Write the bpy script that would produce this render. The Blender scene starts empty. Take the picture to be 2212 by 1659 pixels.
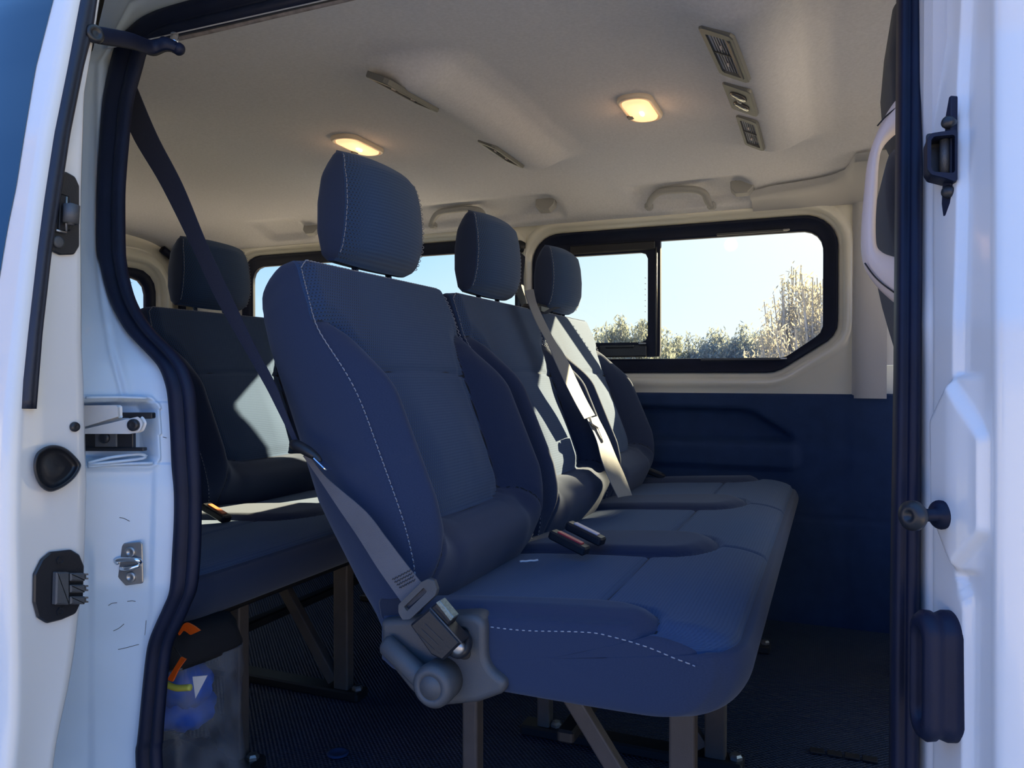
import bpy, bmesh, math, random
import numpy as np
from mathutils import Vector, Matrix
random.seed(7); RNG = np.random.RandomState(11)
COL = bpy.context.scene.collection
PI = math.pi
# ------------------------------------------------------------------ camera data
FPX = 1670.0; YAW = math.radians(22.5); PIT = math.radians(-0.65); CZ = .77
_F = (-math.sin(YAW)*math.cos(PIT), math.cos(YAW)*math.cos(PIT), math.sin(PIT))
_R = (math.cos(YAW), math.sin(YAW), 0.0)
_U = (_R[1]*_F[2]-_R[2]*_F[1], _R[2]*_F[0]-_R[0]*_F[2], _R[0]*_F[1]-_R[1]*_F[0])
def at(u, v, X=None, Y=None, Z=None, n=None, c=None):
    """the point of a real plane (X, Y, Z = const or normal n through c) that the photo shows at u, v"""
    a = (u-1106)/FPX; b = (829.5-v)/FPX
    d = [_F[i]+a*_R[i]+b*_U[i] for i in range(3)]
    if X is not None: t = X/d[0]
    elif Y is not None: t = Y/d[1]
    elif Z is not None: t = (Z-CZ)/d[2]
    else: t = (n[0]*c[0]+n[1]*c[1]+n[2]*(c[2]-CZ))/sum(n[i]*d[i] for i in range(3))
    return Vector((d[0]*t, d[1]*t, CZ+d[2]*t))
def lerp(a, b, t): return a+(b-a)*t
def sm(x, a, b):
    t = np.clip((np.asarray(x, float)-a)/(b-a), 0, 1); return t*t*(3-2*t)
def interp(x, xs, ys): return float(np.interp(x, xs, ys))
def cr(pts, n=8, closed=False):
    """Catmull-Rom through points"""
    P = [np.array(p, float) for p in pts]; N = len(P); out = []
    segs = N if closed else N-1
    for i in range(segs):
        if closed: p0, p1, p2, p3 = P[i-1], P[i], P[(i+1) % N], P[(i+2) % N]
        else:
            p1, p2 = P[i], P[i+1]
            p0 = P[i-1] if i > 0 else 2*p1-p2
            p3 = P[i+2] if i+2 < N else 2*p2-p1
        for k in range(n):
            t = k/n
            out.append(.5*((2*p1)+(-p0+p2)*t+(2*p0-5*p1+4*p2-p3)*t*t+(-p0+3*p1-3*p2+p3)*t**3))
    if not closed: out.append(P[-1])
    return out
def resample(pts, n, closed=False):
    P = np.array([list(p) for p in pts], float)
    if closed: P = np.vstack([P, P[:1]])
    L = np.concatenate([[0], np.cumsum(np.linalg.norm(np.diff(P, axis=0), axis=1))])
    t = np.linspace(0, L[-1], n+1)[:-1] if closed else np.linspace(0, L[-1], n)
    return [np.array([np.interp(x, L, P[:, k]) for k in range(P.shape[1])]) for x in t]
def sd_poly(P, poly):
    """signed distance, negative inside"""
    P = np.asarray(P, float); V = np.asarray(poly, float); W = np.roll(V, -1, 0)
    d = np.full(len(P), 1e9); ins = np.zeros(len(P), bool)
    for a, b in zip(V, W):
        e = b-a; w = P-a; t = np.clip((w@e)/max(e@e, 1e-12), 0, 1)
        d = np.minimum(d, np.linalg.norm(w-t[:, None]*e, axis=1))
        c = (a[1] > P[:, 1]) != (b[1] > P[:, 1])
        with np.errstate(divide='ignore', invalid='ignore'):
            xi = (b[0]-a[0])*(P[:, 1]-a[1])/(b[1]-a[1])+a[0]
        ins ^= c & (P[:, 0] < xi)
    return np.where(ins, -d, d)
def d_line(P, line):
    P = np.asarray(P, float); d = np.full(len(P), 1e9)
    for a, b in zip(line[:-1], line[1:]):
        a = np.array(a, float); b = np.array(b, float); e = b-a; w = P-a
        t = np.clip((w@e)/max(e@e, 1e-12), 0, 1)
        d = np.minimum(d, np.linalg.norm(w-t[:, None]*e, axis=1))
    return d
# ------------------------------------------------------------------ objects
def tag(o, label=None, cat=None, group=None, kind=None):
    if label: o['label'] = label
    if cat: o['category'] = cat
    if group: o['group'] = group
    if kind: o['kind'] = kind
    return o
def empty(name, loc=(0, 0, 0), **k):
    o = bpy.data.objects.new(name, None); COL.objects.link(o); o.location = loc
    o.empty_display_size = .05
    return tag(o, **k)
def mk(name, V, Fc, mat, parent=None, smooth=True, mats=None, midx=None, attrs=None, uv=None, **k):
    me = bpy.data.meshes.new(name)
    V = [tuple(map(float, v)) for v in V]
    if parent is not None:
        L = parent_loc(parent); V = [(v[0]-L[0], v[1]-L[1], v[2]-L[2]) for v in V]
    me.from_pydata(V, [], [tuple(int(i) for i in f) for f in Fc])
    for m in (mats or [mat]): me.materials.append(m)
    if midx is not None: me.polygons.foreach_set('material_index', list(midx))
    me.polygons.foreach_set('use_smooth', [bool(smooth)]*len(me.polygons))
    if attrs:
        for an, val in attrs.items():
            a = me.attributes.new(an, 'FLOAT', 'POINT'); a.data.foreach_set('value', np.asarray(val, np.float32))
    if uv is not None:
        ul = me.uv_layers.new(name='UVMap'); li = np.zeros(len(me.loops), np.int32)
        me.loops.foreach_get('vertex_index', li)
        ul.data.foreach_set('uv', np.asarray(uv, np.float32)[li].ravel())
    me.update()
    o = bpy.data.objects.new(name, me); COL.objects.link(o)
    if parent is not None: o.parent = parent
    return tag(o, **k)
def parent_loc(p):
    L = Vector((0, 0, 0))
    while p is not None: L = L+p.location; p = p.parent
    return L
class MB:
    """collects shapes and links them as ONE mesh"""
    def __init__(s): s.V = []; s.F = []; s.M = []; s.S = []
    def add(s, V, Fc, mi=0, smooth=True):
        b = len(s.V); s.V += [tuple(map(float, v)) for v in V]
        s.F += [tuple(b+int(i) for i in f) for f in Fc]; s.M += [mi]*len(Fc); s.S += [smooth]*len(Fc); return s
    def build(s, name, mat, parent=None, fix=True, **k):
        mats = mat if isinstance(mat, list) else [mat]
        o = mk(name, s.V, s.F, None, parent, mats=mats, midx=s.M, **k)
        o.data.polygons.foreach_set('use_smooth', s.S)
        if fix:
            bm = bmesh.new(); bm.from_mesh(o.data); bmesh.ops.recalc_face_normals(bm, faces=bm.faces); bm.to_mesh(o.data); bm.free()
        return o
def grid_faces(n, m, wu=False, wv=False, off=0):
    F = []
    for i in range(n if wu else n-1):
        for j in range(m if wv else m-1):
            a = i*m+j; b = ((i+1) % n)*m+j; c = ((i+1) % n)*m+(j+1) % m; d = i*m+(j+1) % m
            F.append((off+a, off+b, off+c, off+d))
    return F
def loft(mb, rows, wu=False, wv=False, cap=False, mi=0, smooth=True):
    n, m = len(rows), len(rows[0]); V = [p for r in rows for p in r]
    F = grid_faces(n, m, wu, wv)
    if cap: F += [tuple(range(m))[::-1], tuple((n-1)*m+i for i in range(m))]
    mb.add(V, F, mi, smooth); return mb
def tube(mb, path, r=.004, seg=8, prof=None, up=(0, 0, 1), closed=False, cap=True, mi=0, flat=None, smooth=True):
    """sweep a circle (or the 2D outline prof) along a path; r may be a list"""
    P = [Vector(p) for p in path]; N = len(P); up = Vector(up); rows = []
    for i, p in enumerate(P):
        if closed: t = P[(i+1) % N]-P[i-1]
        else: t = P[min(i+1, N-1)]-P[max(i-1, 0)]
        t.normalize()
        a = up.cross(t)
        if a.length < 1e-4: a = Vector((1, 0, 0)).cross(t)
        a.normalize(); b = t.cross(a)
        rr = r[i] if isinstance(r, (list, tuple)) else r
        if prof: pr = [(x*rr, y*rr) for x, y in prof]
        else: pr = [(math.cos(2*PI*k/seg)*rr*(flat or 1), math.sin(2*PI*k/seg)*rr) for k in range(seg)]
        rows.append([p+a*x+b*y for x, y in pr])
    loft(mb, rows, wu=closed, wv=True, cap=cap and not closed, mi=mi, smooth=smooth); return mb
def lathe(mb, prof, c=(0, 0, 0), axis=(0, 0, 1), seg=24, mi=0, smooth=True):
    """prof: (radius, along axis)"""
    ax = Vector(axis).normalized(); a = ax.orthogonal().normalized(); b = ax.cross(a); c = Vector(c)
    rows = [[c+ax*h+(a*math.cos(2*PI*k/seg)+b*math.sin(2*PI*k/seg))*max(r, 1e-5) for k in range(seg)] for r, h in prof]
    loft(mb, rows, wv=True, cap=True, mi=mi, smooth=smooth); return mb
def rrect(w, h, r, n=5):
    """rounded rectangle outline, centred"""
    return rpoly([(-w/2, -h/2), (w/2, -h/2), (w/2, h/2), (-w/2, h/2)], r, n)
def rpoly(pts, r, n=5):
    out = []; N = len(pts)
    for i in range(N):
        p0, p, p1 = (np.array(pts[(i+k) % N], float) for k in (-1, 0, 1))
        ri = r[i] if isinstance(r, (list, tuple)) else r
        a = p0-p; b = p1-p; la = np.linalg.norm(a); lb = np.linalg.norm(b); a /= la; b /= lb
        ca = np.clip(a@b, -1, 1); th = math.acos(ca); t = min(ri/max(math.tan(th/2), 1e-3), la*.49, lb*.49)
        rr = t*math.tan(th/2); cc = p+(a+b)/np.linalg.norm(a+b)*rr/math.sin(th/2)
        A = p+a*t-cc; B = p+b*t-cc
        a0 = math.atan2(A[1], A[0]); a1 = math.atan2(B[1], B[0]); da = (a1-a0+PI) % (2*PI)-PI
        out += [(cc[0]+rr*math.cos(a0+da*k/n), cc[1]+rr*math.sin(a0+da*k/n)) for k in range(n+1)]
    return out
class FR:
    """a frame: origin, x axis, y axis, normal"""
    def __init__(s, o, x, y):
        s.o = Vector(o); s.x = Vector(x).normalized(); s.y = Vector(y)
        s.y = (s.y-s.x*s.y.dot(s.x)).normalized(); s.n = s.x.cross(s.y)
    def __call__(s, a, b, c=0): return s.o+s.x*a+s.y*b+s.n*c
def prism(mb, fr, outline, z0, z1, bev=.002, mi=0, smooth=False):
    """extrude outline along the frame's normal from z0 to z1 with bevelled top and bottom"""
    O = np.array(outline, float); c = O.mean(0)
    nx = np.roll(O, -1, 0)-np.roll(O, 1, 0); nrm = np.stack([nx[:, 1], -nx[:, 0]], 1)
    nrm /= np.maximum(np.linalg.norm(nrm, axis=1), 1e-9)[:, None]
    ar = .5*np.sum(O[:, 0]*np.roll(O[:, 1], -1)-np.roll(O[:, 0], -1)*O[:, 1])
    if ar < 0: nrm = -nrm
    I = O-nrm*bev; s = 1 if z1 > z0 else -1
    rows = [[fr(p[0], p[1], z0) for p in I], [fr(p[0], p[1], z0+s*bev) for p in O],
            [fr(p[0], p[1], z1-s*bev) for p in O], [fr(p[0], p[1], z1) for p in I]]
    loft(mb, rows, wv=True, cap=True, mi=mi, smooth=smooth); return mb
def soft_prism(mb, fr, outline, z0, z1, bev=.005, n=5):
    O = np.array([list(p) for p in resample(outline, 72, True)], float)
    nx = np.roll(O, -1, 0)-np.roll(O, 1, 0); nrm = np.stack([nx[:, 1], -nx[:, 0]], 1)
    nrm /= np.maximum(np.linalg.norm(nrm, axis=1), 1e-9)[:, None]
    if .5*np.sum(O[:, 0]*np.roll(O[:, 1], -1)-np.roll(O[:, 0], -1)*O[:, 1]) < 0: nrm = -nrm
    s = 1 if z1 > z0 else -1; rows = [[fr(p[0], p[1], z0) for p in O]]
    for k in range(n+1):
        t = k/n*PI/2; I = O-nrm*bev*(1-math.cos(t)); rows.append([fr(p[0], p[1], z1-s*bev*(1-math.sin(t))) for p in I])
    loft(mb, rows, wv=True); cap = rows[-1]; c = sum(cap, Vector())/len(cap); b = len(cap)
    mb.add(cap+[c], [(i, (i+1) % b, b) for i in range(b)], 0, True); return mb
def ring(mb, fr, outer, inner, z0, z1, mi=0, smooth=False):
    rows = [[fr(*p, z0) for p in outer], [fr(*p, z1) for p in outer], [fr(*p, z1) for p in inner], [fr(*p, z0) for p in inner]]
    loft(mb, rows, wu=True, wv=True, mi=mi, smooth=smooth); return mb
def box(mb, c, s, bev=.003, x=(1, 0, 0), y=(0, 1, 0), mi=0):
    fr = FR(c, x, y); prism(mb, fr, rrect(s[0], s[1], min(bev*1.5, min(s[0], s[1])*.3), 3), -s[2]/2, s[2]/2, min(bev, min(s)*.3), mi); return mb
def ribbon(mb, A, B, th=.0016, mi=0, n=8):
    """strap between two edge polylines, smoothed"""
    A = cr(A, n); B = cr(B, n); rows = []
    for i in range(len(A)):
        a = Vector(A[i]); b = Vector(B[i]); j = min(i+1, len(A)-1); k = max(i-1, 0)
        t = Vector(A[j]+B[j])-Vector(A[k]+B[k]); nn = t.cross(b-a).normalized()*th/2
        w = [0, .5, 1]
        rows.append([a.lerp(b, q)+nn for q in w]+[a.lerp(b, q)-nn for q in w[::-1]])
    L = np.concatenate([[0], np.cumsum([(Vector(A[i+1]+B[i+1])-Vector(A[i]+B[i])).length/2 for i in range(len(A)-1)])])
    loft(mb, rows, wv=True, cap=True, mi=mi, smooth=False); return mb
def copy_tree(o, parent=None, name=None):
    c = o.copy(); COL.objects.link(c); c.parent = parent
    for ch in [x for x in KIDS.get(o.name, [])]: copy_tree(ch, c)
    return c
KIDS = {}
def index_kids():
    KIDS.clear()
    for o in bpy.data.objects:
        if o.parent: KIDS.setdefault(o.parent.name, []).append(o)
# ------------------------------------------------------------------ materials
def new_mat(name):
    m = bpy.data.materials.new(name); m.use_nodes = True; nt = m.node_tree
    return m, nt, nt.nodes['Principled BSDF']
def N(nt, t, **k):
    n = nt.nodes.new(t)
    for a, b in k.items():
        if a in n.inputs: n.inputs[a].default_value = b
        else: setattr(n, a, b)
    return n
def math_n(nt, op, a, b=None, clamp=False):
    n = nt.nodes.new('ShaderNodeMath'); n.operation = op; n.use_clamp = clamp
    for i, x in enumerate((a, b)):
        if x is None: continue
        if isinstance(x, (int, float)): n.inputs[i].default_value = x
        else: nt.links.new(x, n.inputs[i])
    return n.outputs[0]
def mixc(nt, f, a, b):
    n = nt.nodes.new('ShaderNodeMix'); n.data_type = 'RGBA'
    for i, x in ((0, f), (6, a), (7, b)):
        if isinstance(x, (int, float)): n.inputs[i].default_value = x
        elif isinstance(x, tuple): n.inputs[i].default_value = (*x, 1) if len(x) == 3 else x
        else: nt.links.new(x, n.inputs[i])
    return n.outputs[2]
def simple(name, col, rough=.5, metal=0, noise=0, nscale=60, bump=0, bscale=400, coat=0, spec=.5, col2=None, sheen=0, detail=3):
    m, nt, b = new_mat(name)
    b.inputs['Base Color'].default_value = (*col, 1); b.inputs['Roughness'].default_value = rough
    b.inputs['Metallic'].default_value = metal; b.inputs['Specular IOR Level'].default_value = spec
    b.inputs['Coat Weight'].default_value = coat; b.inputs['Coat Roughness'].default_value = .08
    if sheen: b.inputs['Sheen Weight'].default_value = sheen; b.inputs['Sheen Roughness'].default_value = .5
    tc = N(nt, 'ShaderNodeTexCoord')
    if noise or col2:
        n = N(nt, 'ShaderNodeTexNoise', Scale=nscale, Detail=detail); nt.links.new(tc.outputs['Object'], n.inputs['Vector'])
        c2 = col2 or tuple(max(0, x*(1-noise)) for x in col)
        f = math_n(nt, 'MULTIPLY_ADD', n.outputs[0], 2.2); f.node.inputs[2].default_value = -.6; f.node.use_clamp = True
        nt.links.new(mixc(nt, f, col, c2), b.inputs['Base Color'])
    if bump:
        n = N(nt, 'ShaderNodeTexNoise', Scale=bscale, Detail=2.0); nt.links.new(tc.outputs['Object'], n.inputs['Vector'])
        bp = N(nt, 'ShaderNodeBump', Strength=bump, Distance=.002); nt.links.new(n.outputs[0], bp.inputs['Height'])
        nt.links.new(bp.outputs[0], b.inputs['Normal'])
    return m
def seat_fabric():
    """plain cloth outside the seam (attribute sd > 0), ribbed textile inside; seams are dark lines"""
    m, nt, b = new_mat('seat_fabric')
    uv = N(nt, 'ShaderNodeUVMap'); sep = N(nt, 'ShaderNodeSeparateXYZ'); nt.links.new(uv.outputs[0], sep.inputs[0])
    u, v = sep.outputs[0], sep.outputs[1]
    sd = N(nt, 'ShaderNodeAttribute', attribute_name='sd').outputs['Fac']
    sl = N(nt, 'ShaderNodeAttribute', attribute_name='seam').outputs['Fac']
    pf = N(nt, 'ShaderNodeAttribute', attribute_name='perf').outputs['Fac']
    ins = math_n(nt, 'LESS_THAN', sd, 0.0)
    ns = N(nt, 'ShaderNodeTexNoise', Scale=35.0, Detail=2.0); nt.links.new(uv.outputs[0], ns.inputs['Vector'])
    wob = math_n(nt, 'MULTIPLY', ns.outputs[0], 1.4)
    rib = math_n(nt, 'SINE', math_n(nt, 'ADD', math_n(nt, 'MULTIPLY', v, 2*PI/.0052), wob))
    row = math_n(nt, 'FLOOR', math_n(nt, 'DIVIDE', v, .0052))
    st = math_n(nt, 'MULTIPLY', math_n(nt, 'MODULO', math_n(nt, 'ABSOLUTE', row), 2.0), PI)
    cross = math_n(nt, 'SINE', math_n(nt, 'ADD', math_n(nt, 'MULTIPLY', u, 2*PI/.006), st))
    ribs = math_n(nt, 'MULTIPLY_ADD', rib, .5); ribs.node.inputs[2].default_value = .5
    crs = math_n(nt, 'MULTIPLY_ADD', cross, .5); crs.node.inputs[2].default_value = .5
    hole = math_n(nt, 'MULTIPLY', math_n(nt, 'POWER', ribs, 1.5), math_n(nt, 'POWER', crs, 1.2))
    holeamt = math_n(nt, 'MULTIPLY', hole, pf)
    fine = N(nt, 'ShaderNodeTexNoise', Scale=900.0, Detail=1.0); nt.links.new(uv.outputs[0], fine.inputs['Vector'])
    tex = mixc(nt, math_n(nt, 'MULTIPLY', math_n(nt, 'ADD', ribs, math_n(nt, 'MULTIPLY', crs, .35)), .5), (.016, .044, .118), (.038, .092, .205))
    tex = mixc(nt, math_n(nt, 'MULTIPLY', holeamt, 1.2, True), tex, (.012, .014, .02))
    plain = mixc(nt, fine.outputs[0], (.011, .022, .056), (.027, .042, .094))
    wear = N(nt, 'ShaderNodeTexNoise', Scale=5.0, Detail=6.0, Roughness=.7); nt.links.new(uv.outputs[0], wear.inputs['Vector'])
    wf = math_n(nt, 'MULTIPLY_ADD', wear.outputs[0], 3.0, True); wf.node.inputs[2].default_value = -1.75
    plain = mixc(nt, math_n(nt, 'MULTIPLY', wf, .22), plain, (.09, .09, .10))
    c = mixc(nt, ins, plain, tex)
    line = math_n(nt, 'LESS_THAN', math_n(nt, 'ABSOLUTE', sl), .0014)
    c = mixc(nt, line, c, (.006, .008, .012))
    nt.links.new(c, b.inputs['Base Color'])
    b.inputs['Roughness'].default_value = .92; b.inputs['Specular IOR Level'].default_value = .25
    b.inputs['Sheen Weight'].default_value = .22; b.inputs['Sheen Roughness'].default_value = .6
    b.inputs['Sheen Tint'].default_value = (.6, .68, .85, 1)
    hh = math_n(nt, 'MULTIPLY', ins, math_n(nt, 'ADD', math_n(nt, 'MULTIPLY', ribs, .5), math_n(nt, 'MULTIPLY', holeamt, -1.0)))
    hh = math_n(nt, 'ADD', hh, math_n(nt, 'MULTIPLY', fine.outputs[0], .3))
    bp = N(nt, 'ShaderNodeBump', Strength=.45, Distance=.0015); nt.links.new(hh, bp.inputs['Height']); nt.links.new(bp.outputs[0], b.inputs['Normal'])
    return m
def emit(name, col, s):
    m, nt, b = new_mat(name); b.inputs['Base Color'].default_value = (*col, 1)
    b.inputs['Emission Color'].default_value = (*col, 1); b.inputs['Emission Strength'].default_value = s; return m
def glass(name, tint=(1, 1, 1), haze=.0, refl=.08):
    """thin pane: mostly clear, a little reflection and a little dust"""
    m, nt, b = new_mat(name); nt.nodes.remove(b); out = nt.nodes['Material Output']
    tr = N(nt, 'ShaderNodeBsdfTransparent'); tr.inputs[0].default_value = (*tint, 1)
    gl = N(nt, 'ShaderNodeBsdfGlossy'); gl.inputs['Roughness'].default_value = .02
    df = N(nt, 'ShaderNodeBsdfDiffuse'); df.inputs[0].default_value = (.8, .8, .8, 1)
    fr = N(nt, 'ShaderNodeFresnel', IOR=1.45)
    m1 = N(nt, 'ShaderNodeMixShader'); m1.inputs[0].default_value = haze
    nt.links.new(tr.outputs[0], m1.inputs[1]); nt.links.new(df.outputs[0], m1.inputs[2])
    m2 = N(nt, 'ShaderNodeMixShader'); nt.links.new(fr.outputs[0], m2.inputs[0])
    nt.links.new(m1.outputs[0], m2.inputs[1]); nt.links.new(gl.outputs[0], m2.inputs[2]); nt.links.new(m2.outputs[0], out.inputs[0])
    return m
M = {}
M['body'] = simple('white_body_paint', (.72, .73, .75), .28, coat=.6, noise=.05, nscale=3)
M['jamb'] = simple('sky_shaded_jamb_paint', (.53, .66, .82), .38, coat=.3, noise=.07, nscale=9)  # white paint tinted blue: the skylit shade is put into the colour
M['inner'] = simple('cream_inner_metal', (.74, .72, .64), .30, coat=.5, noise=.06, nscale=6)
M['liner'] = simple('headliner_felt', (.70, .70, .75), .97, noise=.12, nscale=150, bump=.35, bscale=900, spec=.1)
M['linertrim'] = simple('headliner_plastic', (.48, .48, .50), .6, bump=.15)
M['rubber'] = simple('black_rubber', (.005, .010, .034), .55, spec=.28, noise=.3, nscale=30, bump=.1)
M['rubber2'] = simple('worn_rubber', (.014, .018, .036), .5, noise=.3, nscale=12, bump=.15)
M['fab'] = seat_fabric()
M['plain'] = simple('plain_dark_cloth', (.016, .024, .050), .95, bump=.4, bscale=1500, spec=.2, sheen=.2)
M['thread'] = simple('grey_thread', (.30, .32, .38), .8)
M['plas'] = simple('dark_grey_plastic', (.07, .075, .085), .45, bump=.25, bscale=1200)
M['plas2'] = simple('black_plastic', (.014, .016, .022), .4, bump=.1)
M['handle'] = simple('grey_handle_plastic', (.33, .33, .33), .55, bump=.1)
M['slat'] = simple('dark_slat_plastic', (.05, .052, .06), .5)
M['pgrey'] = simple('vent_grey_plastic', (.13, .135, .135), .5, bump=.1)
M['pale'] = simple('pale_grip_plastic', (.72, .62, .60), .5, bump=.12, bscale=900)
M['steel'] = simple('steel', (.45, .45, .46), .38, metal=.9, noise=.25, nscale=40)
M['chrome'] = simple('chrome', (.8, .82, .85), .15, metal=1)
M['legpaint'] = simple('dark_leg_paint', (.085, .075, .072), .55, noise=.2, nscale=25, bump=.15)
M['blackpaint'] = simple('black_frame_paint', (.008, .009, .013), .5)
M['trim'] = simple('dark_trim_panel', (.018, .045, .13), .75, noise=.2, nscale=20, bump=.3, bscale=700, spec=.25)
M['web'] = simple('belt_webbing', (.13, .13, .15), .75, noise=.2, nscale=15, bump=.4, bscale=700, sheen=.15, spec=.3)
M['web2'] = simple('dark_belt_webbing', (.018, .024, .052), .75, bump=.4, bscale=700)
M['glass'] = glass('window_glass', (.93, .98, 1.0), .015)
M['orange'] = simple('orange_plastic', (.9, .13, .01), .5)
M['red'] = simple('red_buckle', (.7, .02, .02), .35)
M['white'] = simple('white_plastic', (.75, .75, .78), .4)
M['blue'] = simple('blue_cloth', (.01, .14, .85), .7, noise=.4, nscale=20)
M['yellow'] = simple('yellow_rubber', (.6, .6, .1), .5)
M['bagblack'] = simple('black_bag_cloth', (.008, .009, .013), .9)
M['stuffing'] = simple('dark_bag_contents', (.03, .035, .06), .8, noise=.5, nscale=12)
# ------------------------------------------------------------------ seats
TH = math.atan(.4216); REF = (-.543, .486)          # x, z of the backrest's reference line
NF = (math.cos(TH), 0, math.sin(TH)); NU = (-math.sin(TH), 0, math.cos(TH))
def SP(s, h, d, yc):                                 # seat space -> world (row two)
    return (REF[0]+NU[0]*h+NF[0]*d, yc+s, REF[1]+NU[2]*h+NF[2]*d)
SEATY = (1.20, 1.71, 2.22)
half = [(-.0, .064), (-.10, .066), (-.138, .076), (-.155, .10), (-.160, .15), (-.163, .20), (-.166, .26), (-.170, .31), (-.178, .35), (-.195, .385), (-.215, .402), (-.27, .412)]
INS = half+[(-.30, .60), (.30, .60)]+[(-a, b) for a, b in half[::-1]][:-1]
LOBE = [[(x*s_, y) for x, y in [(.145, .085), (.175, .07), (.205, .03), (.218, -.02), (.215, -.08)]] for s_ in (-1, 1)]
HSEAM = [(-.175, .311), (-.09, .319), (0, .321), (.09, .319), (.175, .311)]
def back_front(s, h):
    P = np.stack([s, h], 1); sd = sd_poly(P, INS); a = np.abs(s)
    Bh = .058*sm(h, -.06, .10)*(1-sm(h, .25, .41))
    bol = Bh*sm(a, .150, .218)
    bol -= (Bh*.62)*sm(a, .218, .247)
    d = -.012+bol
    d += .007*sm(-sd, 0, .03)+.006*sm(h, .30, .5)*0
    edge = 1-sm(a, .205, .245)
    d += .012*sm(sd, -.002, .024)*sm(h, -.02, .02)*edge
    lum = .034*np.exp(-((h+.01)/.062)**2)*(1-sm(a, .12, .26))
    d += lum*sm(-h, -.085, -.05)
    d -= .06*sm(-h, .0, .10)
    d += .012*np.exp(-((h-.18)/.09)**2)*(a < 1)*(1-sm(a, .05, .16))
    g = np.minimum(np.abs(sd), np.minimum(d_line(P, LOBE[0]), d_line(P, LOBE[1])))
    hs = np.where(sd < 0, d_line(P, HSEAM), 1)
    g = np.minimum(g, hs)
    d -= .0055*np.exp(-(g/.0042)**2)*(.15+.85*edge)
    d -= .010*sm(a, .215, .247)*sm(h, .30, .44)
    return d, sd, g
def pad(name, front, W, rows, ncol, mat, parent, yc, side=.008, sback=.86, nside=9, perf=None):
    """rows: (hf, df, hb, db, w, k) front and back of each section; front(s, h) the front relief, k its strength"""
    R = []; A = []; G = []; PF = []; UV = []
    p = np.sin(np.linspace(-PI/2, PI/2, ncol))*.35+np.linspace(-1, 1, ncol)*.65
    for (hf, df, hb, db, w, k) in rows:
        s = p*w; D, sd, g = front(p*W, np.full(ncol, hf))
        row = [SP(s[i], hf, df+D[i]*k, yc) for i in range(ncol)]
        uvr = [(s[i], hf) for i in range(ncol)]; a = list(sd); gg = list(g); pp = list(perf(p*W, hf)) if perf else [0]*ncol
        for sg, last in ((1, D[-1]*k), (-1, D[0]*k)):
            side_pts = []
            for q in np.linspace(0, 1, nside+2)[1:-1]:
                ws = w+side*math.sin(PI*min(q*1.3, 1))-(w*(1-sback))*max(0, (q-.72)/.28)**2
                side_pts.append((sg*ws, lerp(hf, hb, q), lerp(df+last, db, min(1, q*1.02))))
            back = [(sg*w*sback*x, hb, db-.004*(1-x*x)) for x in np.linspace(1, 0, 6)]
            seq = side_pts+back if sg == 1 else (side_pts+back[:-1])[::-1]
            row += [SP(*t, yc) for t in seq]; uvr += [(w+t[2] if sg == 1 else -w-t[2], t[1]) for t in seq]
            a += [.05]*len(seq); gg += [.05]*len(seq); pp += [0]*len(seq)
        R.append(row); A += a; G += gg; PF += pp; UV += uvr
    n, m = len(R), len(R[0]); V = [x for r in R for x in r]
    F = [f[::-1] for f in grid_faces(n, m, False, True)]+[tuple(range(m)), tuple((n-1)*m+i for i in range(m))[::-1]]
    return mk(name, V, F, mat, parent, attrs={'sd': A, 'seam': G, 'perf': PF}, uv=UV)
def stitch(name, pts, parent, r=.0009, step=.009, nrm=(0, 0, 1)):
    P = resample(pts, max(8, int(sum(np.linalg.norm(np.array(pts[i+1])-np.array(pts[i])) for i in range(len(pts)-1))/(step/6))))
    nv = np.array(nrm, float); out = [p+nv*(.0006+.0024*math.sin(i*2*PI/6)) for i, p in enumerate(P)]
    mb = MB(); tube(mb, out, r, seg=5); return mb.build(name, M['thread'], parent, fix=False)
def make_backrest(parent, yc, mirror=1):
    W = .245; rows = []
    fr = []
    hs = list(np.arange(-.11, .4951, .0062))
    for h in hs:
        T = interp(h, [-.11, 0, .15, .3, .45], [.09, .115, .138, .132, .125])
        fr.append((h, 0, h+.004-.040*max(0, (h-.38)/.115)**2, -T, W*interp(h, [-.11, 0, .1, .4, .46, .495], [.93, .98, 1, 1, .985, .96]), 1))
    for q in np.linspace(.1, 1, 9):
        th = q*PI/2
        fr.append((.495+.020*math.sin(th), -.045*(1-math.cos(th)), .459+.054*math.sin(th), -.125+.075*(1-math.cos(th)), W*(.96-.075*(1-math.cos(th))), math.cos(th)))
    def pf(s, h): return np.clip(1.0*sm(-s, .10, .2)*sm(h, .3, .4)+.65*sm(-s, .02, .16)+.25, 0, 1)
    o = pad('backrest', back_front, W, fr, 151, M['fab'], parent, yc, perf=pf)
    for sg in (-1, 1):
        hh = np.linspace(-.06, .492, 60); D, _, _ = back_front(np.full(60, W*sg), hh); D = np.convolve(np.pad(D, 3, mode='edge'), np.ones(7)/7, 'valid')
        w = [W*interp(h, [-.11, 0, .1, .4, .46, .495], [.93, .98, 1, 1, .985, .96]) for h in hh]
        pts = [SP(sg*(w[i]-.001), hh[i], D[i]+.001, yc) for i in range(60)]
        if sg == -1: pts += [SP(x, .503, -.008, yc) for x in np.linspace(-.225, .2, 8)]
        stitch('stitching', pts, o, nrm=(NF[0]*.7, sg*.6, 0))
    return o
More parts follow.
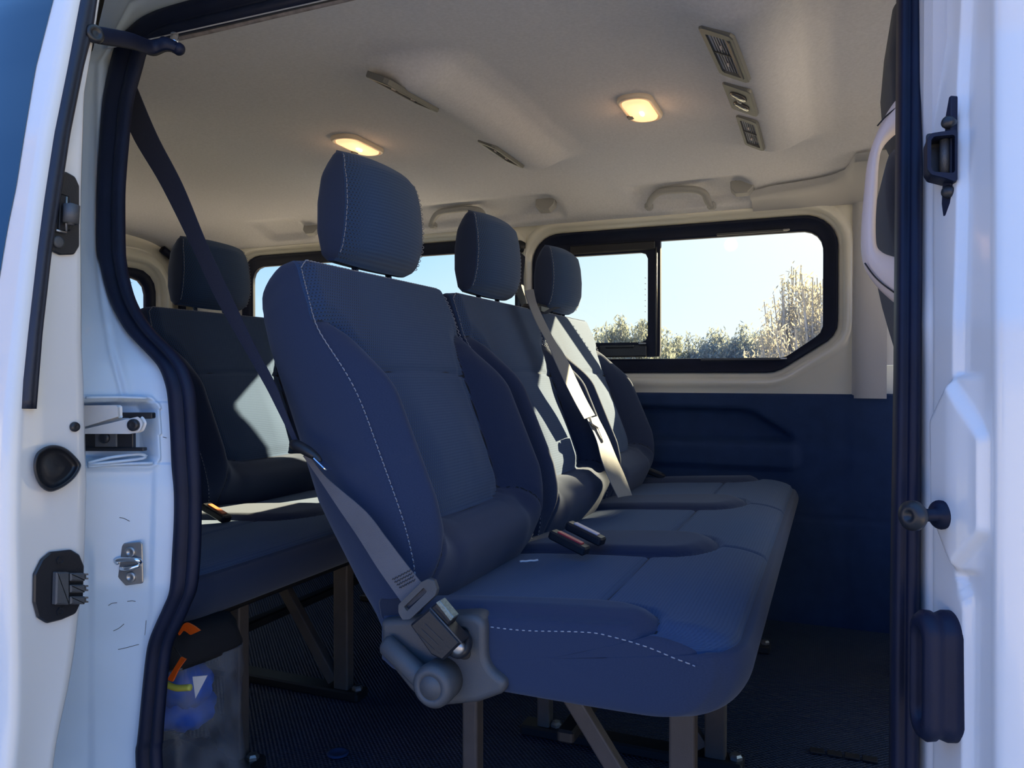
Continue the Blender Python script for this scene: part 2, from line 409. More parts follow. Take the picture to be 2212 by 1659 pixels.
def make_headrest(parent, yc):
    W = .130; base = (-.768, .962); T2 = math.radians(3)
    def HP(s, h, d): return (base[0]-math.sin(T2)*h+math.cos(T2)*d, yc+s, base[1]+math.cos(T2)*h+math.sin(T2)*d)
    prof = []
    for h in np.linspace(0, .188, 34):
        f = interp(h, [0, .006, .02, .05, .09, .13, .16, .178, .186, .188], [-.004, .010, .020, .030, .034, .033, .028, .022, .014, .004])
        b = interp(h, [0, .01, .05, .10, .14, .165, .18, .188], [-.018, -.026, -.031, -.030, -.022, -.010, .0, .003])
        k = interp(h, [0, .02, .16, .188], [.35, 1, 1, .35]); w = W*interp(h, [0, .012, .05, .15, .178, .188], [.90, .965, 1, .955, .885, .78]); prof.append((h, f, b, k, w))
    n = 45; p = np.sin(np.linspace(-PI/2, PI/2, n))*.3+np.linspace(-1, 1, n)*.7; rows = []; A = []; UV = []; PF = []
    for h, f, b, k, w in prof:
        bul = .031*k*(1-np.abs(p)**2.3); arch = .010*(1-np.abs(p)**2)*interp(h, [0, .1, .188], [-.6, 0, .25])
        row = [HP(w*p[i], h+arch[i], f+bul[i]) for i in range(n)]; UV += [(w*p[i], h+.5) for i in range(n)]; A += [-.02]*n; PF += [float(x) for x in sm(np.abs(p), .55, .95)*.9+.1]
        side = [(w*(1+.03*math.sin(PI*q)-.12*max(0, q-.6)), lerp(f, b, q)) for q in (.12, .3, .5, .7, .85, .95)]
        back = [(w*.88*x, b-.006*(1-x*x)) for x in np.linspace(1, -1, 11)]
        row += [HP(s, h, d) for s, d in side]+[HP(s, h, d) for s, d in back]+[HP(-s, h, d) for s, d in side[::-1]]
        m = 2*len(side)+len(back); UV += [(.2+.01*j, h+.5) for j in range(m)]; A += [.05]*m; PF += [0]*m; rows.append(row)
    m = len(rows[0]); nr = len(rows); V = [x for r in rows for x in r]
    F = [q[::-1] for q in grid_faces(nr, m, False, True)]+[tuple(range(m)), tuple((nr-1)*m+i for i in range(m))[::-1]]
    o = mk('headrest', V, F, M['fab'], parent, attrs={'sd': A, 'seam': [.05]*len(A), 'perf': PF}, uv=UV)
    for sg in (-1, 1):
        pts = [HP(sg*(w-.001), h, f+.0012) for h, f, b, k, w in prof[2:-2]]
        stitch('stitching', pts, o, r=.0008, nrm=(.7, sg*.7, 0))
    for sg in (-1, 1):
        mb = MB(); tube(mb, [SP(sg*.055, .47, -.045, yc), HP(sg*.055, .012, -.004)], .006, 12)
        mb.build('headrest_post', M['chrome'], o)
    return o
def cush_profile():
    P = cr([(-.60, .425), (-.50, .437), (-.38, .446), (-.26, .453), (-.19, .457), (-.145, .454), (-.108, .441), (-.090, .415), (-.096, .385), (-.118, .358), (-.155, .346), (-.22, .343), (-.40, .343), (-.56, .345), (-.60, .36)], 8)
    return P
def make_cushion(parent):
    Y0, Y1 = .957, 2.468
    P = resample(cush_profile(), 190); P = np.array(P)
    L = np.concatenate([[0], np.cumsum(np.linalg.norm(np.diff(P, axis=0), axis=1))]); A = -.60+L
    x, z = P[:, 0], P[:, 1]
    dx = np.gradient(x); dz = np.gradient(z); nl = np.hypot(dx, dz); nx, nz = -dz/nl, dx/nl
    half = [(-.66, .165), (-.50, .162), (-.36, .155), (-.29, .152), (-.25, .158), (-.222, .175), (-.205, .20), (-.192, .235), (-.185, .29)]
    poly = half+[(-.098, .29), (-.098, -.29)]+[(a, -b) for a, b in half[::-1]]
    topm = (A < -.13+.0)*1.0
    ys = np.concatenate([np.linspace(Y0, Y1, 260)]); rows = []; SDs = []; G = []; UV = []
    def section(y, shrink=0, yo=0):
        e = min(y-Y0, Y1-y); pull = .035*(1-math.sqrt(max(0, 1-(1-min(e/.06, 1))**2)))
        sd = np.full(len(A), 1e9); g = np.full(len(A), 1e9)
        for yc in SEATY:
            Q = np.stack([A, np.full(len(A), y-yc)], 1)
            if abs(y-yc) > .40: continue
            q = sd_poly(Q, poly); sd = np.minimum(sd, q)
        g = np.abs(sd)
        for yc in SEATY:
            if abs(y-yc) < .2: g = np.where(sd < 0, np.minimum(g, np.abs(A+.295+.01*abs(y-yc))), g)
        for yb in (1.455, 1.965): g = np.where((A > -.2) & (sd < 0), np.minimum(g, np.abs(y-yb)+.0005), g)
        e_ = min(y-Y0, Y1-y)
        up = .012*sm(sd, -.003, .03)*(A < -.1)-.006*np.exp(-(g/.0045)**2)*(A < .0)
        up = up+.004*(1-sm(np.array([e_]), 0, .2))[0]*0-(.012*(1-sm(np.array([e_]), 0, .03))[0])*(A < -.1)
        X = x+nx*up-pull*sm(x, -.35, -.1); Z = z+nz*up
        if shrink:
            cxx, czz = -.34, .40
            X = cxx+(X-cxx)*(1-shrink); Z = czz+(Z-czz)*(1-shrink)
        return X, Z, sd, g
    def push(y, yy, shrink):
        X, Z, sd, g = section(y, shrink)
        rows.append([(X[i], yy, Z[i]) for i in range(len(A))]); SDs.extend(sd if not shrink else [.05]*len(A)); G.extend(g if not shrink else [.05]*len(A))
        UV.extend([(yy+(0 if not shrink else shrink*.1), A[i]) for i in range(len(A))])
    for s, o in ((.999, -.010), (.6, -.010), (.3, -.0095), (.12, -.008), (.04, -.0055), (.012, -.003)): push(Y0, Y0+o, s)
    for y in ys: push(y, y, 0)
    for s, o in ((.025, .004), (.08, .008), (.25, .011), (.6, .012), (.999, .012)): push(Y1, Y1+o, s)
    n, m = len(rows), len(A)
    o = mk('seat_cushion', [p for r in rows for p in r], [f[::-1] for f in grid_faces(n, m, False, True)], M['fab'], parent, attrs={'sd': SDs, 'seam': G, 'perf': [.25]*(n*m)}, uv=UV)
    X, Z, _, _ = section(Y0)
    k = [i for i in range(len(A)) if -.47 < A[i] < -.105]
    pts = [(X[i], Y0-.0075, Z[i]-.008-.008*float(sm(A[i], -.47, -.40))+.006*math.exp(-((A[i]+.28)/.06)**2)) for i in k]
    pz = np.array(pts, float); kk = np.ones(21)/21
    for c_ in (0, 2): pz[:, c_] = np.convolve(np.pad(pz[:, c_], 10, mode='reflect', reflect_type='odd'), kk, 'valid')
    stitch('stitching', [tuple(q) for q in pz], o, nrm=(0, -1, .3))
    return o
def make_bench(root):
    for yc in SEATY:
        make_backrest(root, yc); make_headrest(root, yc)
    make_cushion(root)
    # steel under-frame: three trestles, rails
    for y in (1.19, 1.55, 2.25):
        for x0, x1, w in ((-.205, -.212, .040), (-.565, -.565, .028)):
            mb = MB(); box(mb, ((x0+x1)/2, y, .176), (w, .030, .345), .003); o = mb.build('leg', M['legpaint'], root)
        mb = MB(); a = Vector((-.455, y, .345)); b = Vector((-.235, y, .035))
        t = (b-a); fr = FR(a.lerp(b, .5), (0, 1, 0), t.cross(Vector((0, 1, 0)))); prism(mb, fr, rrect(.022, .028, .003, 2), -t.length/2, t.length/2, .001)
        mb.build('diagonal_brace', M['legpaint'], root)
        mb = MB(); box(mb, (-.385, y, .012), (.46, .05, .022), .004); mb.build('foot_rail', M['blackpaint'], root)
        for x in (-.54, -.17):
            mb = MB(); lathe(mb, [(.013, 0), (.013, .006), (.009, .010), (0, .010)], (x, y, .023), seg=6, smooth=False)
            mb.build('floor_bolt', M['steel'], root)
    for x, z in ((-.20, .330), (-.56, .330), (-.40, .18)):
        mb = MB(); box(mb, (x, 1.72, z), (.03, 1.40 if z > .2 else 1.06, .022), .004); mb.build('cross_bar', M['blackpaint'], root)
    return root
bench = empty('bench_seat', (-.35, 1.71, 0), label='dark blue-grey three-place bench seat just inside the open sliding door', cat='bench seat', group='rows of passenger bench seats')
make_bench(bench)
index_kids()
bench2 = copy_tree(bench); bench2.location.x -= .87
bench2['label'] = 'dark three-place bench seat in the rear row behind the near bench'

# ------------------------------------------------------------------ far wall with its windows
WY = 2.58
ST = dict(kind='structure')
FW = lambda a, b, c=0: Vector((a, WY-c, b))           # x, z, towards the cabin
W1 = [(-.992, .778), (-.165, .778), (.015, .895), (.015, 1.270), (-.992, 1.270)]
W2 = [(-2.305, .79), (-1.035, .79), (-1.035, 1.270), (-2.305, 1.270)]
def offs(poly, d):
    """offset a closed outline outwards"""
    O = np.array(poly, float); nx = np.roll(O, -1, 0)-np.roll(O, 1, 0); n = np.stack([nx[:, 1], -nx[:, 0]], 1)
    n /= np.maximum(np.linalg.norm(n, axis=1), 1e-9)[:, None]
    return O+n*d
def wall_panel(mb, rect, hole):
    """sheet between a rectangle and a window, with the pressed bead around the window"""
    c = np.array(hole).mean(0); n = len(hole)
    x0, x1, z0, z1 = rect; out = []
    for p in hole:
        d = np.array(p)-c; ts = []
        if abs(d[0]) > 1e-9: ts.append(((x1 if d[0] > 0 else x0)-c[0])/d[0])
        if abs(d[1]) > 1e-9: ts.append(((z1 if d[1] > 0 else z0)-c[1])/d[1])
        out.append(c+d*min(ts))
    for cx, cz in ((x0, z0), (x1, z0), (x1, z1), (x0, z1)):
        i = min(range(n), key=lambda k: abs(math.atan2(*(np.array(hole[k])-c)[::-1])-math.atan2(cz-c[1], cx-c[0]))); out[i] = np.array((cx, cz))
    rows = [[FW(*p, 0) for p in out]]
    def cl(P):
        return [(min(max(p[0], x0), x1), min(max(p[1], z0), z1)) for p in P]
    for o, d in ((.052, .0), (.046, .006), (.038, .011), (.030, .013), (.022, .011), (.016, .004), (.012, -.002), (.006, -.004), (0, -.012), (0, -.05)):
        rows.append([FW(*p, d) for p in cl(offs(hole, o))])
    loft(mb, rows, wv=True)
h1 = [tuple(p) for p in resample(rpoly(W1, [.07, .09, .07, .10, .10], 8), 120, True)]
h2 = [tuple(p) for p in resample(rpoly(W2, [.09, .09, .09, .09], 8), 120, True)]
mb = MB(); wall_panel(mb, (-1.013, .14, .70, 1.345), h1); wall_panel(mb, (-2.66, -1.013, .70, 1.345), h2)
far = mb.build('wall_far', M['inner'], None, fix=False, **ST)
# oval pressed slots beside the windows and the pillar groove
def raised(mb, x, z, w, h, d=.004):
    fr = FR(FW(x, z, -.001), (1, 0, 0), (0, 0, 1)); pr = rrect(w, h, min(w, h)*.49, 6)
    loft(mb, [[Vector(FW(x+p[0]*k, z+p[1]*k, e)) for p in pr] for k, e in ((1.0, 0), (.9, d), (.3, d*1.1))], wv=True, cap=True)
mb = MB(); raised(mb, .048, 1.08, .012, .20)
mb.build('pressing', M['inner'], far, fix=True)
def window(name, hole, panes, shift, extras=True):
    """black frame between the pressed opening and the panes, and the glass"""
    root = empty(name, (hole[0][0], WY, .9), **ST)
    mb = MB()
    X0, X1 = min(p[0] for p in hole), max(p[0] for p in hole)
    out = hole; fr0 = []
    P, n = panes
    inn = [tuple(p) for p in resample(P, n, True)]
    # align starts
    def start(poly): return min(range(len(poly)), key=lambda k: (poly[k][0]-X0)**2+(poly[k][1]-.7)**2)
    a = start(out); b = start(inn)
    out = out[a:]+out[:a]; inn = inn[b:]+inn[:b]
    rows = []
    for k, d in ((0, -.012), (.02, -.004), (.10, .0), (.22, -.006), (.5, -.012), (.8, -.018), (.96, -.018), (1.0, -.024), (1.0, -.036)):
        rows.append([FW(lerp(o[0], i[0], k), lerp(o[1], i[1], k), d) for o, i in zip(out, inn)])
    loft(mb, rows, wv=True); mb.build('window_frame', M['rubber'], root, fix=False)
    g = MB(); V = [FW(p[0], p[1], -.033) for p in hole]; g.add(V, [tuple(range(len(V)))]); o = g.build('pane', M['glass'], root, fix=False)
    return root
# window 1: a fixed front pane and a sliding rear pane in a black surround
allp = rpoly([(-.925, .826), (-.140, .826), (-.028, .905), (-.028, 1.222), (-.925, 1.222)], [.05, .05, .045, .06, .05], 8)
w1 = window('window_1', h1, (allp, 120), 0)
FQ = FR(FW(0, 0, .024-.048), (1, 0, 0), (0, 0, 1))
def fw_frame(mb, outer, inner, d0, d1, n=64):
    o = [tuple(p) for p in resample(outer, n, True)]; i = [tuple(p) for p in resample(inner, n, True)]
    rows = [[FW(*p, d0) for p in o], [FW(*p, d1) for p in o], [FW(*p, d1) for p in i], [FW(*p, d0) for p in i]]
    loft(mb, rows, wu=True, wv=True, smooth=False)
mb = MB(); fw_frame(mb, rpoly([(-.925, .832), (-.535, .832), (-.535, 1.228), (-.925, 1.228)], .004, 4), rpoly([(-.885, .882), (-.577, .882), (-.577, 1.186), (-.885, 1.186)], .022, 4), -.03, -.012)
mb.build('sliding_frame', M['rubber'], w1)
mb = MB(); tube(mb, [FW(-.548, .835, -.010), FW(-.548, 1.20, -.010)], .0035, 8); mb.build('divider_channel', M['plas'], w1)
mb = MB()
box(mb, FW(-.66, .852, -.004), (.165, .016, .040), .004); box(mb, FW(-.67, .867, .004), (.10, .012, .010), .003)
mb.build('slide_catch', M['plas2'], w1)
mb = MB(); box(mb, FW(-.592, .877, .002), (.026, .008, .006), .002); mb.build('catch_button', M['steel'], w1)
mb = MB(); box(mb, FW(-.70, 1.207, -.006), (.30, .014, .030), .004); mb.build('blind_rail', M['plas2'], w1)
mb = MB()
for x, z, l in ((-.24, 1.228, .22), (-.27, .822, .26)): box(mb, FW(x, z, -.008), (l, .008, .008), .002)
mb.build('guide_strip', M['plas'], w1)
mb = MB()
for x, z in ((-.135, 1.228), (-.142, .823)): box(mb, FW(x, z, -.002), (.020, .008, .006), .002)
mb.build('clip', M['steel'], w1)
mb = MB()
for k in range(7): box(mb, FW(-.586, .985+.019*k, -.016), (.004, .009, .001), .0002)
mb.build('window_marking', M['pgrey'], w1)
w2 = window('window_2', h2, (rpoly([(-2.262, .84), (-1.066, .84), (-1.066, 1.225), (-2.262, 1.225)], .055, 8), 120), 0)
# lower dark trim with the armrest
xs = np.arange(-2.66, .3001, .012); zs = np.linspace(-.02, .709, 74)
arm = rpoly([(-.72, .47), (-.092, .47), (-.097, .57), (-.24, .664), (-.72, .672)], [.01, .03, .09, .09, .01], 10)
V = []; pts = np.array([(x, z) for x in xs for z in zs]); s1 = sd_poly(pts, arm)
for (x, z), sdv in zip(pts, s1):
    d = .014+.010*interp(z, [0, .3, .5, .709], [1.5, 1, .2, 0])
    d -= .040*float(sm(-sdv, 0, .016))*float(sm(z, .545, .58))
    d += .018*float(sm(-sdv, 0, .012))*(1-float(sm(z, .545, .57)))
    d -= .004*math.exp(-((x-.035)/.006)**2)+.003*math.exp(-((z-.33)/.005)**2)*(x > -.2)
    V.append(FW(x, z, d))
for x in xs: V.append(FW(x, .714, -.01))
nx_, nz_ = len(xs), len(zs); F = grid_faces(nx_, nz_)
F += [(i*nz_+nz_-1, (i+1)*nz_+nz_-1, nx_*nz_+i+1, nx_*nz_+i) for i in range(nx_-1)]
mk('trim_1', V, F, M['trim'], None, **ST)
# ------------------------------------------------------------------ headliner
CP = [(.80, 1.235), (.85, 1.262), (.92, 1.305), (1.02, 1.345), (1.2, 1.365), (1.5, 1.382), (1.8, 1.386), (2.05, 1.382), (2.25, 1.374), (2.38, 1.362), (2.46, 1.342), (2.515, 1.318), (2.57, 1.300)]
CPn = resample(cr(CP, 8), 190); cy = np.array([p[0] for p in CPn]); cz = np.array([p[1] for p in CPn])
def base_z(y): return float(np.interp(y, cy, cz))
def ridge(x, y, x0, y0, y1, H=.042):
    r = interp(x-x0, [-.19, -.13, -.085, -.045, .0, .032, .055, .085, .14, .18], [0, .05*H, .14*H, .28*H, .72*H, H, 1.02*H, .85*H, .2*H, 0])
    return r*float(sm(y, y0, y0+.10))*(1-float(sm(y, y1-.10, y1)))
def ceil_z(x, y):
    z = base_z(y)-ridge(x, y, -.183, 1.17, 2.16, .046)-ridge(x, y, -.805, 1.24, 2.10, .046)
    if x > -.05: z += .0
    return z
XS = np.arange(-2.62, .141, .0115)
V = []
for x in XS:
    for y, z in zip(cy, cz):
        dz = ceil_z(x, y)-base_z(y); dy = 0
        # pockets for the grab handles and hooks in the far roll
        if y > 2.30:
            for a, b in ((-.60, -.25), (-1.40, -.86), (-2.1, -1.9)):
                w = float(sm(x, a-.015, a+.02))*(1-float(sm(x, b-.02, b+.03)))*float(sm(y, 2.36, 2.42))*(1-float(sm(y, 2.50, 2.545)))
                dy += .020*w; dz += .016*w
        V.append((x, y+dy, z+dz-.035*float(sm(-x, 2.35, 2.62))))
ceil = mk('ceiling', V, [f for f in grid_faces(len(XS), len(cy))], M['liner'], None, **ST)
# moulded plastic step at the front edge and the roof above
mb = MB()
rows = []
for x, dz, dy in ((-.235, .0, .0), (-.17, -.004, -.02), (-.06, -.008, -.035), (-.005, -.012, -.05), (.03, -.016, -.075), (.045, -.02, -.13), (.055, -.02, -.19), (.15, -.02, -.2)):
    yy = 2.47+dy
    rows.append([(x, yy, base_z(yy)-.006), (x, yy+.012, base_z(yy)-.026), (x, lerp(yy, 2.56, .6), 1.312), (x, 2.572, 1.290)])
loft(mb, rows); mb.build('trim_2', M['linertrim'], None, fix=False, **ST)
rows = []
mb = MB()
for y in np.linspace(.84, 2.56, 30):
    rows.append([(.128, y, ceil_z(.128, y)-.004), (.14, y, ceil_z(.13, y)-.010), (.155, y, ceil_z(.13, y)-.004), (.30, y, ceil_z(.13, y)+.006)])
loft(mb, rows); mb.build('trim_3', M['linertrim'], None, fix=False, **ST)
mb = MB(); rows = []
for x in (-2.75, -2.66, -2.4, .3, 1.2):
    k = 0 if x > -2.5 else .05
    rows.append([(x, .74, 1.27), (x, .76, 1.36-k), (x, 1.0, 1.43-k), (x, 1.6, 1.455-k), (x, 2.3, 1.43-k), (x, 2.66, 1.38-k), (x, 2.70, 1.25)])
loft(mb, rows); mb.build('roof', M['body'], None, fix=False, **ST)
# far side pillar cap in front of window 1 and the front of the far wall
mb = MB()
rows = [[(x, WY-.004-d, z) for x, d in ((.055, 0), (.062, .012), (.075, .02), (.10, .022), (.15, .022))] for z in (.700, .8, 1.0, 1.2, 1.30)]
loft(mb, rows); mb.build('pillar_trim', M['linertrim'], far, fix=False)
# far front door: panel with a window opening, outer skin of the far side
mb = MB()
def quad_wall(mb, x0, x1, z0, z1, y): mb.add([(x0, y, z0), (x1, y, z0), (x1, y, z1), (x0, y, z1)], [(0, 1, 2, 3)], 0, False)
quad_wall(mb, .14, 1.25, -.3, .80, 2.61); quad_wall(mb, .14, .42, .80, 1.36, 2.57); quad_wall(mb, .42, 1.25, 1.24, 1.36, 2.57)
quad_wall(mb, -2.75, 1.25, -.35, .75, 2.68)
mb.build('wall_right', M['body'], None, fix=False, **ST)
# ------------------------------------------------------------------ rear: tailgate with heated window
RX = -2.62
FRr = lambda a, b, c=0: Vector((RX+c, a, b))
hole = [tuple(p) for p in resample(rpoly([(.98, .80), (2.425, .80), (2.425, 1.205), (.98, 1.205)], .085, 8), 100, True)]
mb = MB(); c = np.array(hole).mean(0); out = []
for p in hole:
    d = np.array(p)-c; ts = [((2.60 if d[0] > 0 else .78)-c[0])/d[0] if abs(d[0]) > 1e-6 else 9, ((1.34 if d[1] > 0 else 0.0)-c[1])/d[1] if abs(d[1]) > 1e-6 else 9]
    out.append(c+d*min(ts))
for cx, cz_ in ((.78, 0), (2.60, 0), (2.60, 1.34), (.78, 1.34)):
    i = min(range(100), key=lambda k: abs(math.atan2(*(np.array(hole[k])-c)[::-1])-math.atan2(cz_-c[1], cx-c[0]))); out[i] = np.array((cx, cz_))
rows = [[FRr(*p, -.01) for p in out]]
for o, d in ((.085, 0), (.078, .012), (.066, .022), (.050, .026), (.036, .022), (.028, .008), (.020, .0), (.0, -.004), (0, -.05)): rows.append([FRr(*p, d) for p in offs(hole, o)])
loft(mb, rows, wv=True); mb.build('wall_rear', M['inner'], None, fix=False, **ST)
w3 = empty('window_3', (RX, 1.7, 1.0), **ST)
inn = [tuple(p) for p in resample(rpoly([(1.02, .84), (2.388, .84), (2.388, 1.165), (1.02, 1.165)], .06, 8), 100, True)]
mb = MB(); loft(mb, [[FRr(lerp(o[0], i[0], k), lerp(o[1], i[1], k), d) for o, i in zip(hole, inn)] for k, d in ((0, -.004), (.1, .004), (.5, -.004), (1, -.014), (1, -.03))], wv=True)
mb.build('window_frame', M['rubber'], w3, fix=False)
mb = MB(); mb.add([FRr(*p, -.028) for p in hole], [tuple(range(100))]); mb.build('pane', M['glass'], w3, fix=False)
mb = MB()
for k in range(10): box(mb, FRr(1.68, .86+.032*k, -.026), (.001, 1.30, .0014), .0002)
mb.build('heating_wire', M['plas'], w3)
mb = MB()
for r in range(2):
    for k in range(7): box(mb, FRr(2.20+.018*k, 1.128-.010*r, -.025), (.001, .012 if k % 3 else .007, .004), .0002)
mb.build('window_marking', M['pgrey'], w3)
mb = MB(); tube(mb, cr([FRr(2.44, 1.30, .02), FRr(2.50, 1.255, .03), FRr(2.53, 1.16, .03), FRr(2.545, .9, .03)], 6), .016, 10); mb.build('corner_seal', M['rubber'], None, **ST).name = 'trim_4'
# ------------------------------------------------------------------ floor
fm, nt, b = new_mat('ribbed_floor_mat')
tc = N(nt, 'ShaderNodeTexCoord'); sp = N(nt, 'ShaderNodeSeparateXYZ'); nt.links.new(tc.outputs['Object'], sp.inputs[0])
sx = math_n(nt, 'SINE', math_n(nt, 'MULTIPLY', sp.outputs[0], 2*PI/.011)); sy = math_n(nt, 'SINE', math_n(nt, 'MULTIPLY', sp.outputs[1], 2*PI/.011))
h = math_n(nt, 'MULTIPLY', sx, sy); bp_ = N(nt, 'ShaderNodeBump', Strength=.8, Distance=.003); nt.links.new(h, bp_.inputs['Height']); nt.links.new(bp_.outputs[0], b.inputs['Normal'])
no = N(nt, 'ShaderNodeTexNoise', Scale=6.0, Detail=6.0); nt.links.new(tc.outputs['Object'], no.inputs['Vector'])
f_ = math_n(nt, 'MULTIPLY_ADD', no.outputs[0], 4.0, True); f_.node.inputs[2].default_value = -2.3
nt.links.new(mixc(nt, math_n(nt, 'MULTIPLY', f_, .5), (.014, .030, .075), (.06, .08, .13)), b.inputs['Base Color']); b.inputs['Roughness'].default_value = .55
mb = MB(); box(mb, (-1.16, 1.68, -.03), (2.96, 1.82, .06), .002); mb.build('floor', fm, None, **ST)
mb = MB(); box(mb, (.85, 1.70, -.17), (1.10, 1.80, .06), .01); mb.build('cabin_floor', fm, None, **ST)
# sill and step outside the seats
mb = MB(); box(mb, (-.4, .745, -.05), (.96, .10, .07), .008); mb.build('trim_5', M['plas'], None, **ST)
# ------------------------------------------------------------------ door opening: seal and jambs
def YN(v): return interp(v, [80, 700], [.85, .78])
def YB(v): return YN(v)-.09
outerL = [(298, 1640), (301, 1600), (305, 1564), (312, 1491), (320, 1417), (327, 1380), (341, 1344), (358, 1307), (371, 1270), (376, 1197), (380, 1123), (380, 1060), (375, 1006), (372, 934), (367, 862), (360, 825), (344, 789), (311, 753), (278, 717), (257, 681), (240, 645), (229, 608), (221, 572), (213, 542), (212, 470), (214, 398), (220, 289), (226, 217), (240, 145), (250, 106), (264, 80), (282, 62), (307, 40), (343, 22), (398, 5), (440, -5), (560, -33), (760, -80), (1100, -160), (1500, -254)]
innerL = [(346, 1640), (348, 1600), (350, 1564), (356, 1491), (364, 1417), (374, 1380), (392, 1344), (408, 1307), (422, 1270), (429, 1197), (431, 1123), (431, 1060), (429, 1006), (424, 934), (419, 862), (412, 825), (398, 789), (369, 753), (333, 717), (306, 681), (288, 645), (277, 608), (270, 572), (267, 542), (266, 470), (267, 398), (276, 289), (285, 217), (304, 145), (312, 116), (322, 103), (338, 92), (358, 83), (380, 77), (420, 68), (460, 59), (600, 26), (800, -20), (1120, -96), (1510, -188)]
PO = [at(u, v, Y=YN(max(v, 80))) for u, v in outerL]; PI_ = [at(u, v, Y=YN(max(v, 80))) for u, v in innerL]
# continue downwards below the photo and across the front post
PO = [Vector((PO[0].x+.02, .78, -.05)), Vector((PO[0].x+.01, .78, .12))]+PO; PI_ = [Vector((PI_[0].x+.02, .78, -.02)), Vector((PI_[0].x+.01, .78, .12))]+PI_
PO = cr(PO, 4); PI_ = cr(PI_, 4)
top_y = PO[-1][1]
rows = []
for o, i in zip(PO, PI_):
    o = Vector(o); i = Vector(i); w = (i-o)
    # profile: outer lip, bulb, groove, inner fin
    prof = [(-.03, .010), (.0, -.002), (.08, -.007), (.25, -.009), (.42, -.006), (.50, -.001), (.56, .001), (.62, -.004), (.78, -.008), (.92, -.006), (.985, -.001), (1.0, .004), (.0, .012)]
    rows.append([o+w*a+Vector((0, b, 0)) for a, b in prof])
mb = MB(); loft(mb, rows, wv=True, cap=True)
seal = empty('door_seal', (-.85, .78, 0), label='thick black rubber seal running around the open side doorway', cat='rubber seal')
mb.build('rear_section', M['rubber'], seal)
BS = [(v, interp(v, [0, 800, 1300, 1659], [1941, 1935, 1927, 1925]), interp(v, [0, 800, 1659], [1994, 1990, 1985])) for v in (-260, -120, 0, 200, 400, 600, 800, 1000, 1200, 1400, 1550, 1659, 1800, 2300)]
rows = []
for v, ua, ub in BS:
    Y = YN(min(max(v, 80), 700)); o = at(ub, v, Y=Y); i = at(ua, v, Y=Y); w = i-o
    rows.append([o+w*a+Vector((0, b, 0)) for a, b in [(-.06, .012), (0, -.004), (.12, -.013), (.3, -.017), (.5, -.010), (.6, -.008), (.75, -.014), (.92, -.010), (1.0, .004), (1.0, .03), (0, .03)]])
mb = MB(); loft(mb, rows, wv=True, cap=True); mb.build('front_section', M['rubber'], seal)
# pale pinch-weld strip between seal and headliner along the top
A_ = [at(u, v+1, Y=.862) for u, v in innerL[33:]]; B_ = [at(u, v+13, Y=.866) for u, v in innerL[33:]]
mb = MB(); loft(mb, [[a, a.lerp(b, .5)+Vector((0, -.002, 0)), b, b+Vector((0, .02, .03))] for a, b in zip(A_, B_)]); mb.build('trim_6', simple('primered_metal', (.42, .36, .33), .6, noise=.5, nscale=70), None, fix=False, **ST)
mb = MB(); loft(mb, [[(x, .80, 1.20+.0), (x, .84, 1.262), (x, .80, 1.30)] for x in (-2.6, -1.1)]); mb.build('trim_7', M['linertrim'], None, fix=False, **ST)
# rear jamb: sheet metal from the seal outwards, behind the sliding door
jo = {-260: 250, -120: 235, 0: 215, 72: 203, 202: 181, 398: 172, 506: 168, 753: 172, 830: 176, 1050: 183, 1270: 172, 1417: 155, 1490: 143, 1600: 117, 1640: 108, 1900: 90}
jv = sorted(jo); rows = []
def jamb_disp(u, v):
    d = 0.0
    # recess of the middle hinge
    s_ = float(sd_poly([(u, v)], rpoly([(120, 868), (322, 868), (334, 885), (334, 985), (322, 998), (120, 998)], 8, 3))[0])
    d += .028*float(sm(-s_, -2, 9)); d -= .004*math.exp(-((s_-10)/5)**2)*(u < 345)
    # pressed bead (upper) and edge bevel (lower)
    c1 = interp(v, [0, 400, 572, 645, 753, 860], [216, 212, 213, 222, 240, 268]); 
    if v < 868: d += .004*math.exp(-((u-c1)/7)**2)+.003*float(sm(u, c1, c1+30))
    c2 = interp(v, [1000, 1307, 1380, 1527, 1640], [330, 323, 312, 301, 290])
    if v > 1000: d -= .003*float(sm(u, c2-4, c2+8)); d += .004*float(sm(-u, -208, -190))*float(sm(v, 1150, 1250))
    return d
vs = np.concatenate([np.arange(1980, 1640, -40), np.arange(1640, 1010, -8), np.arange(1010, 850, -2.5), np.arange(850, 120, -10)])
oL = np.array(outerL[:29], float)[::-1]
for v in vs:
    uo = float(np.interp(v, oL[:, 1], oL[:, 0])); ui = float(np.interp(v, jv, [jo[k] for k in jv]))
    Yn = YN(min(max(v, 80), 700)); row = []
    for k in np.linspace(0, 1, 64):
        u = lerp(uo+4, ui-22, k); d = jamb_disp(u, v)
        Y = Yn+.004-.094*k; p = at(u, v, Y=Y+.006*math.sin(PI*k)); row.append(p+Vector((-d, d*.3, 0)))
    rows.append(row)
# over the corner and along the top
for (uo, v), (un, vn) in zip(outerL[29:], innerL[29:]):
    row = []; k0 = (uo-250)/1250
    ou, ov = (lerp(200, 240, min(1, (uo-250)/60)) if uo < 320 else lerp(240, uo-30, min(1, (uo-320)/160)), lerp(110, -60, min(1, (uo-250)/60)) if uo < 320 else lerp(-60, v-90, min(1, (uo-320)/160)))
    for k in np.linspace(0, 1, 64):
        u = lerp(uo+3, ou, k); vv = lerp(v+4, ov, k); p = at(u, vv, Y=.856-.10*k+.01*math.sin(PI*k)); row.append(p+Vector((-.004*math.exp(-((k-.35)/.06)**2), 0, .003*math.exp(-((k-.35)/.06)**2))))
    rows.append(row)
jam = mk('wall_left', [p for r in rows for p in r], grid_faces(len(rows), 64), M['jamb'], None, **ST)
